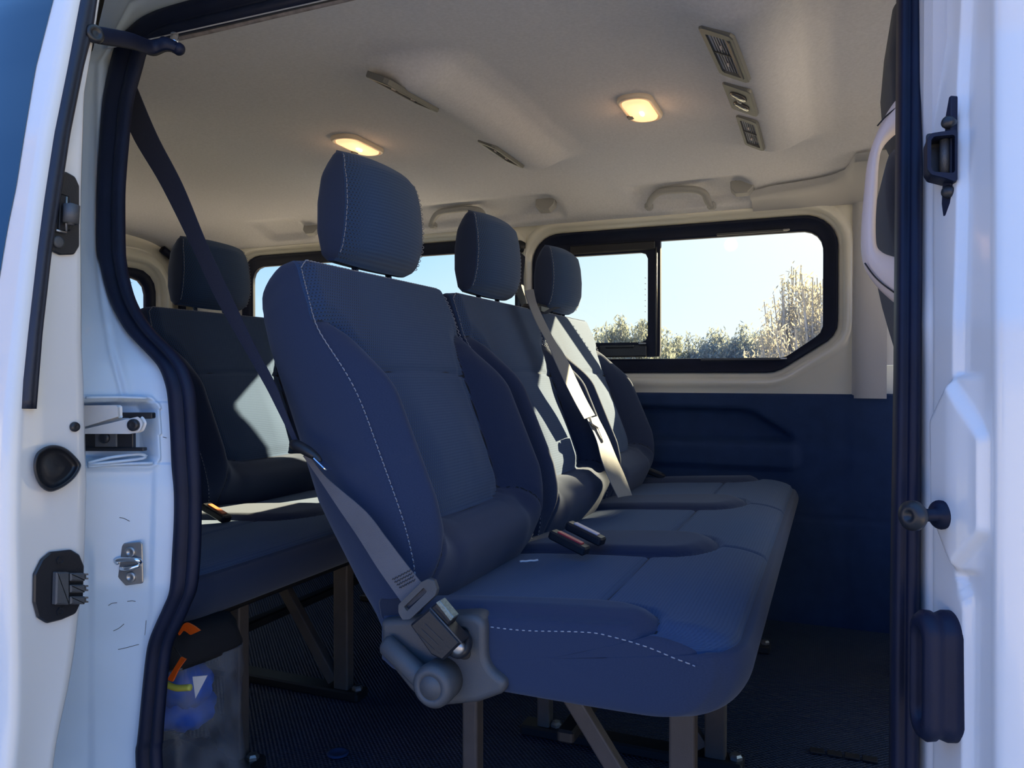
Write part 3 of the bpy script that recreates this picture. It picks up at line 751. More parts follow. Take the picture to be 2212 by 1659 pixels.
# white sealant beads round the recess
mb = MB()
def jp(u, v, out=.004):
    uo = float(np.interp(v, oL[:, 1], oL[:, 0])); ui = float(np.interp(v, jv, [jo[k] for k in jv])); k = (uo+4-u)/max(uo+26-ui, 1)
    return at(u, v, Y=YN(max(v, 80))+.004-.094*k+.006*math.sin(PI*k)-out)
for pts in ([(186, 859), (250, 858), (318, 860)], [(190, 1000), (240, 988), (300, 981), (308, 990), (190, 1004)], [(190, 1008), (250, 1003), (330, 1000)]):
    tube(mb, cr([jp(*p) for p in pts], 5), .0022, 6)
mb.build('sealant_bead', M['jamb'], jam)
for pts in ([(234, 1308), (243, 1303), (253, 1302)], [(275, 1299), (285, 1298), (293, 1299)], [(245, 1363), (257, 1357), (268, 1348)], [(255, 1403), (270, 1400), (300, 1392)], [(352, 1070), (356, 1092)], [(365, 1075), (368, 1100)], [(325, 1320), (322, 1345)], [(316, 1340), (313, 1372)], [(258, 1118), (268, 1120), (280, 1126)], [(352, 944), (360, 946)]):
    mb = MB(); tube(mb, cr([jp(*p, .0002) for p in pts], 4), .0004, 4); mb.build('scratch', M['plas'], jam)
# outer side panel behind the sliding door
mb = MB()
rows = [[(x, y, z) for z, y in ((-.4, .70), (.2, .665), (.6, .668), (.8, .685), (1.0, .70), (1.2, .72), (1.30, .76))] for x in (-.93, -1.5, -2.3, -2.62, -2.75)]
loft(mb, rows); mb.build('side_panel', M['body'], jam, fix=False)
mb = MB(); quad_wall(mb, -2.6, -.93, -.05, .8, .80); mb.build('trim_8', M['trim'], None, fix=False, **ST)
# front jamb and front door skin
hexo = [(2062, 815), (2118, 945), (2118, 1150), (2068, 1235), (2020, 1110), (2018, 905)]
def fj(u, v):
    """point on the front jamb"""
    k = (u-1985)/135.0; Yn = YN(min(max(v, 80), 700))
    Y = Yn+.006-.10*np.clip(k, -.1, 1.0)-.006*math.sin(PI*min(max(k, 0), 1))
    cr_ = interp(v, [-200, 0, 211, 295, 506, 700, 815], [2084, 2080, 2069, 2072, 2067, 2061, 2060]) if v < 815 else interp(v, [1235, 1300, 1659], [2064, 2082, 2080])
    d = 0
    if v < 815 or v > 1235: d = .007*float(sm(u, cr_-3, cr_+5))
    sh = float(sd_poly([(u, v)], hexo)[0]); d += .007*float(sm(u, 2060, 2110))*(815 <= v <= 1235) ; d -= .007*float(sm(-sh, -1, 10)); d += .003*math.exp(-((u-2008)/5)**2)
    return Vector(at(u, v, Y=Y))+Vector((-d*-1.0, d*.4, 0))
rows = []
for v in np.concatenate([np.arange(-260, 800, 20), np.arange(800, 1260, 8), np.arange(1260, 1660, 20), np.arange(1680, 2400, 80)]):
    row = [fj(u, v) for u in np.linspace(1986, 2120, 60)]
    z = row[-1].z
    ys = row[-1].y
    for dx, dy in ((.0008, -.004), (.003, -.008), (.008, -.0105), (.02, -.012), (.08, -.016), (.3, -.024), (.7, -.01), (1.2, .05)): row.append(Vector((row[59].x+dx, ys+dy, z)))
    rows.append(row)
fjm = mk('wall_front', [p for r in rows for p in r], [f[::-1] for f in grid_faces(len(rows), 68)], M['body'], None, **ST)
# front post, inner trim behind the seal
mb = MB(); box(mb, (.11, .835, .62), (.07, .06, 1.24), .015); mb.build('trim_9', M['linertrim'], None, **ST)
# ------------------------------------------------------------------ sliding door, slid back at the left
DX = -.82
Lb = {-100: 208, 0: 177, 145: 150, 289: 121, 434: 99, 542: 85, 717: 65, 825: 54, 883: 49, 1000: 44, 1150: 42, 1300: 45, 1450: 47, 1560: 45, 1659: 36, 1900: 10}
Lr = {-100: 240, 0: 215, 72: 204, 202: 182, 398: 176, 506: 175, 753: 177, 830: 181, 1050: 187, 1200: 183, 1270: 177, 1417: 160, 1490: 147, 1600: 123, 1659: 115, 1900: 85}
def dl(D, v): k = sorted(D); return float(np.interp(v, k, [D[q] for q in k]))
def dp(u, v, out=0): p = at(u, v, X=DX+out); return p
door = empty('door_1', (DX, .62, -.3), **ST)
vsd = np.concatenate([np.arange(2050, 1100, -40), np.arange(1100, -120, -25)])
rows = []; skin_edge = []
for v in vsd:
    a = dl(Lb, v); b = dl(Lr, v); ea = dp(a, v); eb = dp(b, v); w = eb-ea; row = []
    z = ea.z
    for dx in (1.25, .9, .5, .25, .12, .06, .03, .015, .006): row.append((DX-dx, ea.y-.012+.02*max(0, dx-.4), z+.0))
    row.append((DX-.002, ea.y-.008, z)); row.append((DX, ea.y-.002, z))
    for k in (0.02, .15, .3, .5, .7, .85, .97): row.append(ea+w*k+Vector((-.002*math.sin(PI*k), 0, 0)))
    row.append(eb+Vector((-.004, .003, 0)))
    for dx in (.02, .3, 1.25): row.append((DX-dx, eb.y+.004, eb.z))
    rows.append(row); skin_edge.append((v, ea))
mb = MB(); loft(mb, rows); mb.build('door_skin', M['body'], door, fix=False)
# privacy glass in the door: flush with the skin
gl, nt, b = new_mat('dark_privacy_glass'); b.inputs['Base Color'].default_value = (.004, .006, .010, 1); b.inputs['Roughness'].default_value = .02; b.inputs['IOR'].default_value = 1.9; b.inputs['Coat Weight'].default_value = 1.0
Lg = {-100: 140, 0: 116, 145: 78, 289: 54, 398: 37, 480: 20, 542: 9, 600: 0, 640: -20}
rows = []
for v in np.arange(600, -120, -20):
    ea = dp(dl(Lb, v), v); x1 = at(dl(Lg, v) if v < 640 else -60, v, Y=ea.y-.012).x
    x1 = min(x1, DX-.03)
    rows.append([(x1, ea.y-.0128, ea.z), (x1-.002, ea.y-.0145, ea.z), (x1-.15, ea.y-.0145, ea.z), (x1-.5, ea.y-.012, ea.z), (x1-.9, ea.y+.0, ea.z)])
mb = MB(); loft(mb, rows); mb.build('pane', gl, door, fix=False)
# black weatherstrip on the door's leading edge
rows = []
Sl = {-100: 208, 0: 177, 145: 150, 289: 121, 434: 99, 542: 85, 717: 65, 825: 54, 883: 51}; Sr = {-100: 240, 0: 210, 72: 200, 145: 181, 289: 152, 434: 130, 542: 112, 717: 92, 883: 79}
for v in np.arange(883, -110, -20):
    a = dp(dl(Sl, v)+1, v, .004); b = dp(dl(Sr, v), v, .004); w = b-a
    rows.append([a+w*k+Vector((o, 0, 0)) for k, o in ((0, -.006), (.05, .002), (.3, .006), (.5, .003), (.6, .005), (.8, .004), (.97, .001), (1, -.006))])
mb = MB(); loft(mb, rows, cap=True); mb.build('weatherstrip', M['rubber2'], door)
DF = lambda u, v, o=0: FR(dp(u, v, o), (0, 1, 0), (0, 0, 1))
def door_poly(mb, pts, d0, d1, bev=.0015, r=None, mi=0):
    P = [dp(*p) for p in pts]; c = P[0]; O = [(p.y-c.y, p.z-c.z) for p in P]
    if r: O = rpoly(O, r, 5)
    prism(mb, FR((DX, c.y, c.z), (0, 1, 0), (0, 0, 1)), O, d0, d1, bev, mi); return mb
# hinge plate with its recess and roller
mb = MB(); door_poly(mb, [(112, 374), (140, 371), (160, 382), (169, 402), (169, 532), (158, 550), (128, 551), (110, 543)], -.002, .003, r=.006); hp = mb.build('hinge_plate', M['plas2'], door)
mb = MB(); door_poly(mb, [(124, 418), (146, 426), (147, 500), (120, 500)], .003, .0045, r=.003); mb.build('hinge_pocket', M['blackpaint'], hp)
mb = MB(); tube(mb, [dp(155, 443, .012), dp(153, 482, .012)], .0085, 14); tube(mb, [dp(155, 440, .012), dp(153, 486, .012)], .004, 8); mb.build('roller', M['plas'], hp)
mb = MB(); tube(mb, [dp(144, 425, .005), dp(143, 500, .005)], .0015, 6); tube(mb, [dp(121, 497, .006), dp(143, 503, .006)], .0015, 6); mb.build('wire_spring', M['steel'], hp)
mb = MB(); lathe(mb, [(.007, 0), (.007, .003), (.004, .004), (0, .004)], dp(124, 523, .002), (1, 0, 0), 16); mb.build('screw', M['plas'], hp)
mb = MB(); lathe(mb, [(.0058, 0), (.0058, .002), (.005, .004), (.002, .0045), (0, .003)], dp(160, 922, 0), (1, 0, 0), 20); mb.build('screw', M['plas2'], door)
# teardrop rubber cup
cup = cr([(72, 1010), (78, 980), (100, 964), (124, 962), (148, 972), (172, 997), (174, 1012), (158, 1036), (130, 1056), (104, 1062), (82, 1044)], 5, True)
cc = np.array(cup).mean(0); rows = []
for k, o in ((1.0, -.001), (1.0, .005), (.95, .009), (.88, .010), (.82, .006), (.74, .0), (.60, -.001), (.5, .0), (.0, .0)):
    rows.append([dp(*(cc+(np.array(p)-cc)*k), o+.0015) for p in cup])
mb = MB(); loft(mb, rows, wv=True, cap=True); mb.build('rubber_cup', M['plas2'], door)
# electrical contact plate
mb = MB(); door_poly(mb, [(70, 1240), (86, 1208), (105, 1192), (150, 1187), (168, 1198), (178, 1222), (176, 1290), (160, 1325), (130, 1338), (98, 1346), (78, 1334), (69, 1300)], -.001, .004, r=.006); cpn = mb.build('contact_plate', M['plas2'], door)
for v in (1210, 1320):
    mb = MB(); lathe(mb, [(.005, 0), (.005, .002), (.0035, .002), (.003, .001), (0, .001)], dp(129, v, .004), (1, 0, 0), 6, smooth=False); mb.build('screw', M['plas2'], cpn)
mb = MB(); door_poly(mb, [(107, 1234), (135, 1234), (135, 1304), (105, 1304)], .004, .012, r=.001); mb.build('connector_block', M['plas'], cpn)
for k in range(3):
    v = 1244+k*25; mb = MB(); door_poly(mb, [(136, v-8), (168, v-8), (168, v+9), (136, v+9)], .004, .013, r=.001)
    door_poly(mb, [(168, v-5), (174, v-5), (174, v+5), (168, v+5)], .006, .011); mb.build('contact', M['plas'], cpn)
    mb = MB()
    for q in (-4, 5): door_poly(mb, [(170, v+q-3), (178, v+q-3), (178, v+q+1), (170, v+q+1)], .008, .010, .0002)
    mb.build('contact_spring', M['steel'], cpn)
# ------------------------------------------------------------------ upper guide arm
arm_ = empty('door_guide', tuple(at(205, 70, X=-.80)), label='black metal guide arm joining the sliding door to the roof rail', cat='door bracket')
a0 = at(208, 74, X=-.815); a1 = at(285, 88, Y=.735); a2 = at(330, 103, Y=.78); a3 = at(385, 103, Y=.80)
rows = []
for p, hh in zip(cr([a0, a1, a2, at(360, 95, Y=.79), a3], 5), [.0095]*10+list(np.linspace(.0095, .0075, 11))):
    p = Vector(p); rows.append([p+Vector((0, -.003, hh)), p+Vector((.002, -.005, hh*.8)), p+Vector((.002, -.005, -hh*.8)), p+Vector((0, -.003, -hh)), p+Vector((-.003, .004, -hh)), p+Vector((-.003, .004, hh))])
mb = MB(); loft(mb, rows, wv=True, cap=True); mb.build('bracket', M['rubber'], arm_)
mb = MB(); tube(mb, [at(352, 90, Y=.80), at(387, 108, Y=.80)], .0075, 14); lathe(mb, [(0, -.007), (.006, -.006), (.0085, -.002), (.0085, .002), (.006, .006), (0, .007)], at(386, 106, Y=.80), (.3, -1, 0), 18); mb.build('bracket_end', M['rubber'], arm_)
mb = MB(); tube(mb, [at(377, 74, Y=.815), at(377, 100, Y=.812)], .0055, 14); mb.build('roller_pin', M['chrome'], arm_)
mb = MB(); lathe(mb, [(.0, 0), (.0105, 0), (.011, .003), (.009, .005), (.006, .006), (.005, .004), (.0025, .004), (0, .0045)], at(203, 74, X=-.812), (1, -.25, 0), 22); mb.build('pivot_boss', M['plas2'], arm_)
mb = MB(); tube(mb, cr([at(192, 60, X=-.815), at(196, 85, X=-.812), at(216, 88, X=-.812)], 5), .003, 8); mb.build('pivot_clip', M['plas2'], arm_)
# ------------------------------------------------------------------ middle hinge arm in the jamb recess
ha = empty('hinge_arm', tuple(at(240, 910, Y=.70)), label='white painted hinge arm with black rollers in the jamb recess', cat='door hinge')
HX = FR(at(186, 940, Y=.722), at(320, 940, Y=.748)-at(186, 940, Y=.722), (0, 0, 1)); sc = (at(320, 940, Y=.748)-at(186, 940, Y=.722)).length/134
q = lambda u, v: ((u-186)*sc, (940-v)*sc)
mb = MB(); prism(mb, HX, rpoly([q(150, 881), q(262, 881), q(262, 904), q(296, 904), q(308, 904), q(315, 915), q(308, 930), q(290, 933), q(150, 933)], [.001, .002, .003, .004, .004, .005, .005, .003, .001], 4), .0, .010, .002); mb.build('arm', M['body'], ha)
mb = MB(); lathe(mb, [(.0078, 0), (.0078, .004), (.005, .006), (.003, .005), (0, .0055)], HX(*q(300, 918), .010), HX.n, 20); mb.build('pivot_bolt', M['plas2'], ha)
mb = MB(); prism(mb, HX, rrect(.036, .006, .002, 3), -.006, .006, .001); mb2 = MB(); prism(mb2, FR(HX(*q(292, 900), -.004), HX.x, HX.y), rrect(.046, .008, .002, 3), -.006, .004, .001); mb2.build('rail_upper', M['plas2'], ha)
mb = MB(); prism(mb, FR(HX(*q(230, 951), -.004), HX.x, HX.y), rrect(.072, .022, .001, 2), -.004, .004, .001); cb = mb.build('carriage', M['plas2'], ha)
mb = MB(); prism(mb, FR(HX(*q(232, 950), .000), HX.x, HX.y), rrect(.030, .018, .001, 2), .0, .004, .001); mb.build('carriage_block', M['plas'], cb)
mb = MB(); lathe(mb, [(.007, 0), (.007, .003), (.004, .004), (0, .004)], HX(*q(231, 945), .004), HX.n, 18); mb.build('bolt', M['plas2'], cb)
mb = MB(); prism(mb, FR(HX(*q(240, 969), -.002), HX.x, HX.y), rrect(.092, .0045, .001, 2), -.004, .006, .001); mb.build('rail_lower', M['plas2'], ha)
# ------------------------------------------------------------------ striker on the rear jamb
stc = jp(286, 1214, .0); FS = FR(stc, at(312, 1214, Y=.757)-at(258, 1214, Y=.745), (0, 0, 1)); sc2 = (at(312, 1214, Y=.757)-at(258, 1214, Y=.745)).length/54
FS = FR(stc-FS.n*0-Vector((0, .004, 0)), FS.x, FS.y)
s_ = lambda u, v: ((u-286)*sc2, (1214-v)*sc2)
stk = empty('striker_plate', tuple(stc), label='zinc striker plate with loop screwed to the white rear jamb', cat='latch plate')
mb = MB(); prism(mb, FS, rpoly([s_(275, 1172), s_(315, 1169), s_(316, 1257), s_(278, 1262), s_(258, 1240), s_(254, 1216), s_(258, 1195)], [.003, .003, .003, .003, .006, .008, .006], 4), 0, .003, .001); mb.build('plate', M['steel'], stk)
for v in (1190, 1243):
    mb = MB(); lathe(mb, [(.0072, 0), (.0072, .002), (.006, .0035), (.003, .0035), (.0025, .002), (0, .002)], FS(*s_(291, v), .003), FS.n, 22); mb.build('screw', M['steel'], stk)
mb = MB(); tube(mb, cr([FS(*s_(262, 1214), .003), FS(*s_(264, 1206), .007), FS(*s_(290, 1204), .008), FS(*s_(309, 1206), .007), FS(*s_(312, 1212), .003)], 5), .0032, 10)
tube(mb, cr([FS(*s_(270, 1225), .004), FS(*s_(290, 1223), .008), FS(*s_(310, 1218), .004)], 5), .0028, 10); mb.build('striker_loop', M['chrome'], stk)
# ------------------------------------------------------------------ parts on the front jamb
def jf(u, v, o=0): p = fj(u, v); return p+Vector((-1, -.35, 0)).normalized()*o
lk = empty('latch_bracket', tuple(jf(2050, 340)), label='black latch keeper bracket screwed high on the front jamb', cat='latch bracket')
jx = jf(2075, 340)-jf(2035, 340); jx.z = 0; LX = FR(jf(2058, 340, .002), jx, (0, 0, 1))
if LX.n.y > 0: LX.n = -LX.n
ls = .00046
l_ = lambda u, v: ((u-2058)*ls*1.1, (340-v)*ls)
mb = MB(); prism(mb, LX, rpoly([l_(2054, 262), l_(2062, 228), l_(2069, 228), l_(2069, 430), l_(2062, 452), l_(2050, 450), l_(2046, 425)], .0015, 3), -.003, .004, .001); mb.build('base_plate', M['rubber'], lk)
def jb(u, v, o): return at(u, v, Y=.758-o)
KF = FR(jb(2050, 340, 0), (1, 0, 0), (0, 0, 1)); kc = KF.o
kp = lambda L_: [(jb(u, v, 0).x-kc.x, jb(u, v, 0).z-kc.z) for u, v in L_]
ko = resample(rpoly(kp([(2066, 400), (2040, 390), (2008, 382), (2000, 370), (2000, 306), (2010, 292), (2066, 284)]), .002, 3), 60, True)
ki = resample(rpoly(kp([(2060, 378), (2016, 375), (2010, 368), (2010, 308), (2016, 301), (2060, 297)]), .002, 3), 60, True)
def st_(P_): k = min(range(60), key=lambda q_: (P_[q_][0]-.02)**2+(P_[q_][1]+.02)**2); return list(P_[k:])+list(P_[:k])
ko, ki = st_(list(ko)), st_(list(ki)); mb = MB()
loft(mb, [[KF(*p_, d) for p_ in P_] for P_, d in ((ko, -.02), (ko, .006), ([q_*.98 for q_ in ko], .008), ([q_*1.02 for q_ in ki], .008), (ki, .006), (ki, -.02))], wu=True, wv=True, smooth=False); mb.build('keeper_loop', M['rubber'], lk)
mb = MB(); prism(mb, FR(jb(2036, 338, -.018), (1, 0, 0), (0, 0, 1)), rrect(.026, .042, .002, 3), -.002, .002, .0006); mb.build('keeper_back', M['plas2'], lk)
mb = MB(); tube(mb, [jb(2040, 302, -.004), jb(2040, 374, -.004)], .004, 10); mb.build('striker_bar', M['plas'], lk)
for v in (265, 415):
    mb = MB(); lathe(mb, [(.0055, -.004), (.0055, .003), (.004, .005), (0, .005)], jb(2050, v, -.004), (-.5, -.86, 0), 16); mb.build('screw', M['plas2'], lk)
pn = empty('guide_pin', tuple(fj(2052, 1112)), label='black flanged pin sticking out of the front jamb', cat='guide pin')
p1 = fj(2056, 1112); p0 = at(1966, 1114, Y=.70); ax = (p0-p1); L_ = ax.length
mb = MB(); lathe(mb, [(0, -.002), (.0115, -.002), (.012, .003), (.009, .006), (.0052, .008), (.0052, L_-.012)], p1, ax, 24); mb.build('shaft', M['rubber'], pn)
mb = MB(); lathe(mb, [(.0045, L_-.013), (.009, L_-.010), (.0122, L_-.005), (.0120, L_), (.007, L_+.002), (.004, L_+.002), (.003, L_-.001), (0, L_-.001)], p1, ax, 24); mb.build('flange', M['plas2'], pn)
bf = empty('bump_stop', tuple(fj(2040, 1460)), label='tall oval black rubber bump stop low on the front jamb', cat='bump stop')
jx = fj(2070, 1460)-fj(2030, 1460); jx.z = 0; bo = FR(fj(2055, 1460), jx, (0, 0, 1)); nn = bo.n if bo.n.y < 0 else -bo.n; bo.n = nn
mb = MB(); o = rrect(.036, .108, .0175, 8)
rows = [[bo(p[0]*k, p[1]*kk, d) for p in o] for k, kk, d in ((1, 1, -.004), (1.02, 1.0, .006), (.94, .97, .010), (.90, .95, .013), (.97, .99, .016), (.98, 1.0, .022), (.84, .93, .027), (.56, .78, .028), (.44, .70, .024), (.42, .69, .012), (.0, .0, .011))]
loft(mb, rows, wv=True, cap=True); mb.build('rubber_body', M['rubber'], bf)
for v in (-.02, .02):
    mb = MB(); lathe(mb, [(.003, .011), (.003, .014), (0, .015)], bo(0, v, 0), nn, 10); mb.build('rivet', M['plas'], bf)
# ------------------------------------------------------------------ grab handle on the front post
gh = empty('grab_handle', tuple(at(1880, 430, Y=.93)), label='pale looped grab handle on the post beside the doorway seal', cat='grab handle')
GO = cr([(2010, 170), (1962, 192), (1925, 230), (1893, 290), (1874, 350), (1866, 420), (1861, 480), (1860, 540), (1868, 580), (1888, 612), (1915, 640), (1945, 662), (2010, 690)], 6)
GI = cr([(2010, 268), (1965, 275), (1935, 290), (1908, 318), (1899, 350), (1895, 420), (1892, 470), (1892, 510), (1895, 533), (1906, 545), (1922, 552), (1945, 556), (2010, 560)], 6)
rows = []
for a, b in zip(GO, GI):
    a = at(*a, Y=.955); b = at(*b, Y=.945); w = b-a; s = []
    for k in range(14):
        t = 2*PI*k/14; s.append(a+w*(.5-.5*math.cos(t))+Vector((0, -.016*math.sin(t), 0)))
    rows.append(s)
mb = MB(); loft(mb, rows, wv=True, cap=True); g_ = mb.build('grip', M['pale'], gh)
for pts in ([(1895, 272), (1915, 250), (1942, 228)], [(1868, 568), (1885, 592), (1905, 612), (1932, 632)]):
    mb = MB(); tube(mb, cr([at(*p, Y=.9385) for p in pts], 5), .0009, 5); mb.build('joint_line', M['blackpaint'], g_)
# ------------------------------------------------------------------ front seats
def front_seat(yc, x0, label):
    r = empty('front_seat', (x0, yc, -.14), label=label, cat='front seat', group='seats of the driving cabin')
    rows = []
    for z, dx, w, t in ((-.05, .17, .20, .10), (.2, .135, .24, .12), (.5, .085, .25, .13), (.75, .045, .25, .12), (.88, .012, .24, .11), (.97, -.004, .22, .10), (1.03, -.002, .185, .085), (1.055, .01, .13, .05), (1.06, .02, .05, .02)):
        o = rrect(t, 2*w, t*.48, 6); rows.append([(x0+dx+t/2+p[0], yc+p[1], z-.0) for p in o])
    rows = [list(q_) for q_ in zip(*[cr([row[i] for row in rows], 3) for i in range(len(rows[0]))])]
    mb = MB(); loft(mb, rows, wv=True, cap=True); mb.build('backrest', M['plain'], r)
    rows = []
    for z, k, dx in ((1.075, .55, .02), (1.085, .85, .018), (1.12, 1, .012), (1.18, 1, .008), (1.24, .95, .010), (1.268, .75, .018), (1.275, .4, .024)):
        o = rrect(.10*k, .27*(k**.5), .045*k, 6); rows.append([(x0+dx+.045+p[0], yc+p[1], z) for p in o])
    mb = MB(); loft(mb, rows, wv=True, cap=True); hh = mb.build('headrest', M['plain'], r)
    for s in (-.05, .05):
        mb = MB(); tube(mb, [(x0+.07, yc+s, 1.03), (x0+.06, yc+s, 1.10)], .006, 10); mb.build('headrest_post', M['steel'], hh)
    mb = MB(); box(mb, (x0+.40, yc, .20), (.50, .50, .16), .03); mb.build('seat_cushion', M['plain'], r)
    mb = MB(); box(mb, (x0+.38, yc, -.01), (.44, .42, .26), .01); mb.build('seat_box', M['trim'], r)
    return r
front_seat(1.20, .062, 'dark cloth front passenger seat seen through the pale grab handle')
front_seat(2.12, .16, 'dark cloth driving seat at the far side of the cabin')
# step grille on the floor edge
gr = MB(); 
for k in range(4):
    p = at(1765+k*38, 1622+k*6, Z=.004); box(gr, p, (.028, .022, .004), .001)
gr.build('floor_grille', M['blackpaint'], None, label='row of dark slots in the floor at the front step', cat='grille')
# ------------------------------------------------------------------ headliner fittings
def surf(x, y):
    e = .006; z = ceil_z(x, y); nx_ = (ceil_z(x+e, y)-ceil_z(x-e, y))/(2*e); ny_ = (ceil_z(x, y+e)-ceil_z(x, y-e))/(2*e)
    return Vector((x, y, z)), Vector((1, 0, nx_)).normalized(), Vector((0, 1, ny_)).normalized()
def vent(x, y, w, l, label, nslat=6, tilt=None, wedge=False):
    p, tx, ty = surf(x, y); 
    if tilt is not None: tx = Vector((math.cos(tilt), 0, -math.sin(tilt)))
    fr = FR(p, tx, ty); dn = -1 if fr.n.z > 0 else 1
    g = lambda a, b, c: fr(a, b, c*dn)
    r = empty('air_vent', tuple(p), label=label, cat='air vent', group='air vents in the headliner')
    O = [tuple(q_) for q_ in resample(rrect(w, l, .010, 4), 48, True)]; I = [tuple(q_) for q_ in resample(rrect(w*.68, l*.80, .003, 4), 48, True)]
    mb = MB(); rows = [[g(*q_, -.006) for q_ in O], [g(*q_, .004) for q_ in O], [g(q_[0]*.97, q_[1]*.98, .006) for q_ in O], [g(*q_, .006) for q_ in I], [g(*q_, -.006) for q_ in I]]
    loft(mb, rows, wv=True, smooth=False); mb.build('vent_frame', M['pgrey'], r)
    mb = MB(); mb.add([g(a*w*.36, b*l*.42, -.003) for a, b in ((-1, -1), (1, -1), (1, 1), (-1, 1))], [(0, 1, 2, 3)]); mb.build('vent_recess', M['blackpaint'], r, fix=False)
    for k in range(nslat):
        a = lerp(-w*.30, w*.30, (k+.5)/nslat); mb = MB(); fs = FR(g(a, 0, .001), fr.x+fr.n*dn*.6, fr.y); prism(mb, fs, rrect(w*.045, l*.78, .0008, 2), -.0006, .0006, .0002); mb.build('slat', M['slat'], r)
    mb = MB()
    for b in (-l*.02, ): prism(mb, FR(g(-w*.02, b, .003), fr.x, fr.y), rrect(w*.66, .004, .001, 2), -.001, .001, .0003)
    mb.build('cross_bar', M['slat'], r)
    if wedge:
        mb = MB(); prism(mb, FR(g(w*.29, 0, .004), fr.x+fr.n*dn*.5, fr.y), rrect(w*.22, l*.78, .002, 2), -.002, .002, .0006); mb.build('deflector', M['plas'], r)
    for b in (-l*.18, l*.18):
        mb = MB(); prism(mb, FR(g(-w*.02, b, .005), fr.x, fr.y), rrect(.004, .012, .001, 2), -.001, .002, .0004); mb.build('tab', M['pale'], r)
    return r
vent(-.177, 1.43, .062, .25, 'large grey slatted air vent, nearest in the front roof duct', 7, tilt=.456, wedge=True)
vent(-.181, 1.935, .052, .23, 'small square grey air vent at the far end of the front roof duct', 6, tilt=.456)
vent(-.803, 1.37, .060, .205, 'narrow grey air vent, nearer one in the rear roof duct', 6, tilt=.456)
vent(-.803, 1.87, .058, .205, 'narrow grey air vent at the far end of the rear roof duct', 6, tilt=.456)
p, tx, ty = surf(-.179, 1.69); tx = Vector((math.cos(.456), 0, -math.sin(.456))); fr = FR(p, tx, ty); dn = -1 if fr.n.z > 0 else 1; fr.n = fr.n*dn
rl = empty('reading_light', tuple(p), label='unlit twin reading light between two front roof vents', cat='reading light')
mb = MB(); prism(mb, fr, rrect(.062, .165, .010, 5), -.004, .006, .002); mb.build('housing', M['pgrey'], rl)
lensd = simple('smoked_lens', (.10, .09, .085), .15, coat=.5)
for b in (-.030, .032):
    mb = MB(); rows = [[fr(p_[0]*k, b+p_[1]*k, d) for p_ in rrect(.036, .040, .015, 6)] for k, d in ((1, .006), (1, .009), (.8, .011), (.3, .012))]; loft(mb, rows, wv=True, cap=True); mb.build('reading_lens', lensd, rl)
    mb = MB(); lathe(mb, [(.005, 0), (.005, .003), (0, .004)], fr(.0, b+.030 if b < 0 else b-.030, .006), fr.n, 14); mb.build('switch', M['steel'], rl)
lens = emit('lit_lamp_lens', (1.0, .60, .30), .95); hot = emit('lamp_filament', (1.0, .85, .55), 3)
def dome(x, y, label):
    p, tx, ty = surf(x, y); fr = FR(p, tx, ty); fr.n = fr.n if fr.n.z < 0 else -fr.n
    r = empty('ceiling_lamp', tuple(p), label=label, cat='ceiling lamp', group='lit ceiling lamps')
    O = rrect(.080, .180, .036, 8)
    mb = MB(); rows = [[fr(q_[0]*k, q_[1]*kk, d) for q_ in O] for k, kk, d in ((1, 1, -.004), (1, 1, .006), (.95, .98, .010), (.80, .90, .011), (.78, .89, .006))]; loft(mb, rows, wv=True, cap=True); mb.build('bezel', simple('lamp_bezel', (.72, .60, .48), .4), r)
    mb = MB(); rows = [[fr(q_[0]*k, q_[1]*kk, d) for q_ in O] for k, kk, d in ((.76, .86, .008), (.74, .85, .012), (.4, .6, .015), (.05, .1, .0155))]; loft(mb, rows, wv=True, cap=True); mb.build('lens', lens, r)
    mb = MB(); lathe(mb, [(0, -.012), (.004, -.010), (.005, 0), (.004, .010), (0, .012)], fr(.004, .0, .0165), ty, 10); mb.build('bulb_glow', hot, r)
    mb = MB(); prism(mb, FR(fr(-.030, .03, .011), tx, ty), rrect(.014, .018, .003, 3), -.004, .004, .001); mb.build('switch', M['plas'], r)
    l = bpy.data.lights.new('lamp_light', 'POINT'); l.energy = .10; l.color = (1, .55, .25); l.shadow_soft_size = .03
    lo = bpy.data.objects.new('lamp_light', l); COL.objects.link(lo); lo.parent = r; lo.location = fr.n*.05
    return r
def ceil_at(u, v):
    z = 1.38; P_ = None
    for _ in range(12): P_ = at(u, v, Z=z); z = ceil_z(P_.x, P_.y)
    return P_
pa = ceil_at(1383, 230); dome(pa.x, pa.y, 'lit rounded ceiling lamp in front of the front roof duct'.replace('in front of', 'beside'))
pb = ceil_at(773, 310); dome(pb.x, pb.y, 'lit ceiling lamp above the nearest headrest, behind the rear duct')
def roof_grab(pts_, label):
    r = empty('roof_handle', tuple(at(*pts_[0], Y=2.47)), label=label, cat='grab handle', group='folded grab handles over the far windows')
    P_ = [Vector(p_) for p_ in cr([at(u, v, Y=2.472+dy) for u, v, dy in pts_[1:]], 6)]
    mb = MB(); tube(mb, P_, [.0075+.004*math.sin(PI*i/(len(P_)-1)) for i in range(len(P_))], 12, flat=1.2); mb.build('grip', M['handle'], r)
    for e in (P_[0], P_[-1]):
        mb = MB(); box(mb, e+Vector((0, .012, .004)), (.026, .03, .024), .006); mb.build('mount', M['handle'], r)
roof_grab([(1460, 425), (1400, 447, .01), (1407, 430, .0), (1425, 415, -.02), (1460, 410, -.025), (1500, 410, -.025), (1521, 418, -.02), (1530, 437, .0), (1536, 446, .01)], 'folded grey grab handle above the far front window')
roof_grab([(980, 460), (932, 488, .01), (936, 474, .0), (950, 459, -.02), (985, 453, -.025), (1010, 451, -.025), (1036, 455, -.02), (1046, 470, .0), (1050, 480, .01)], 'folded grey grab handle above the far rear window')
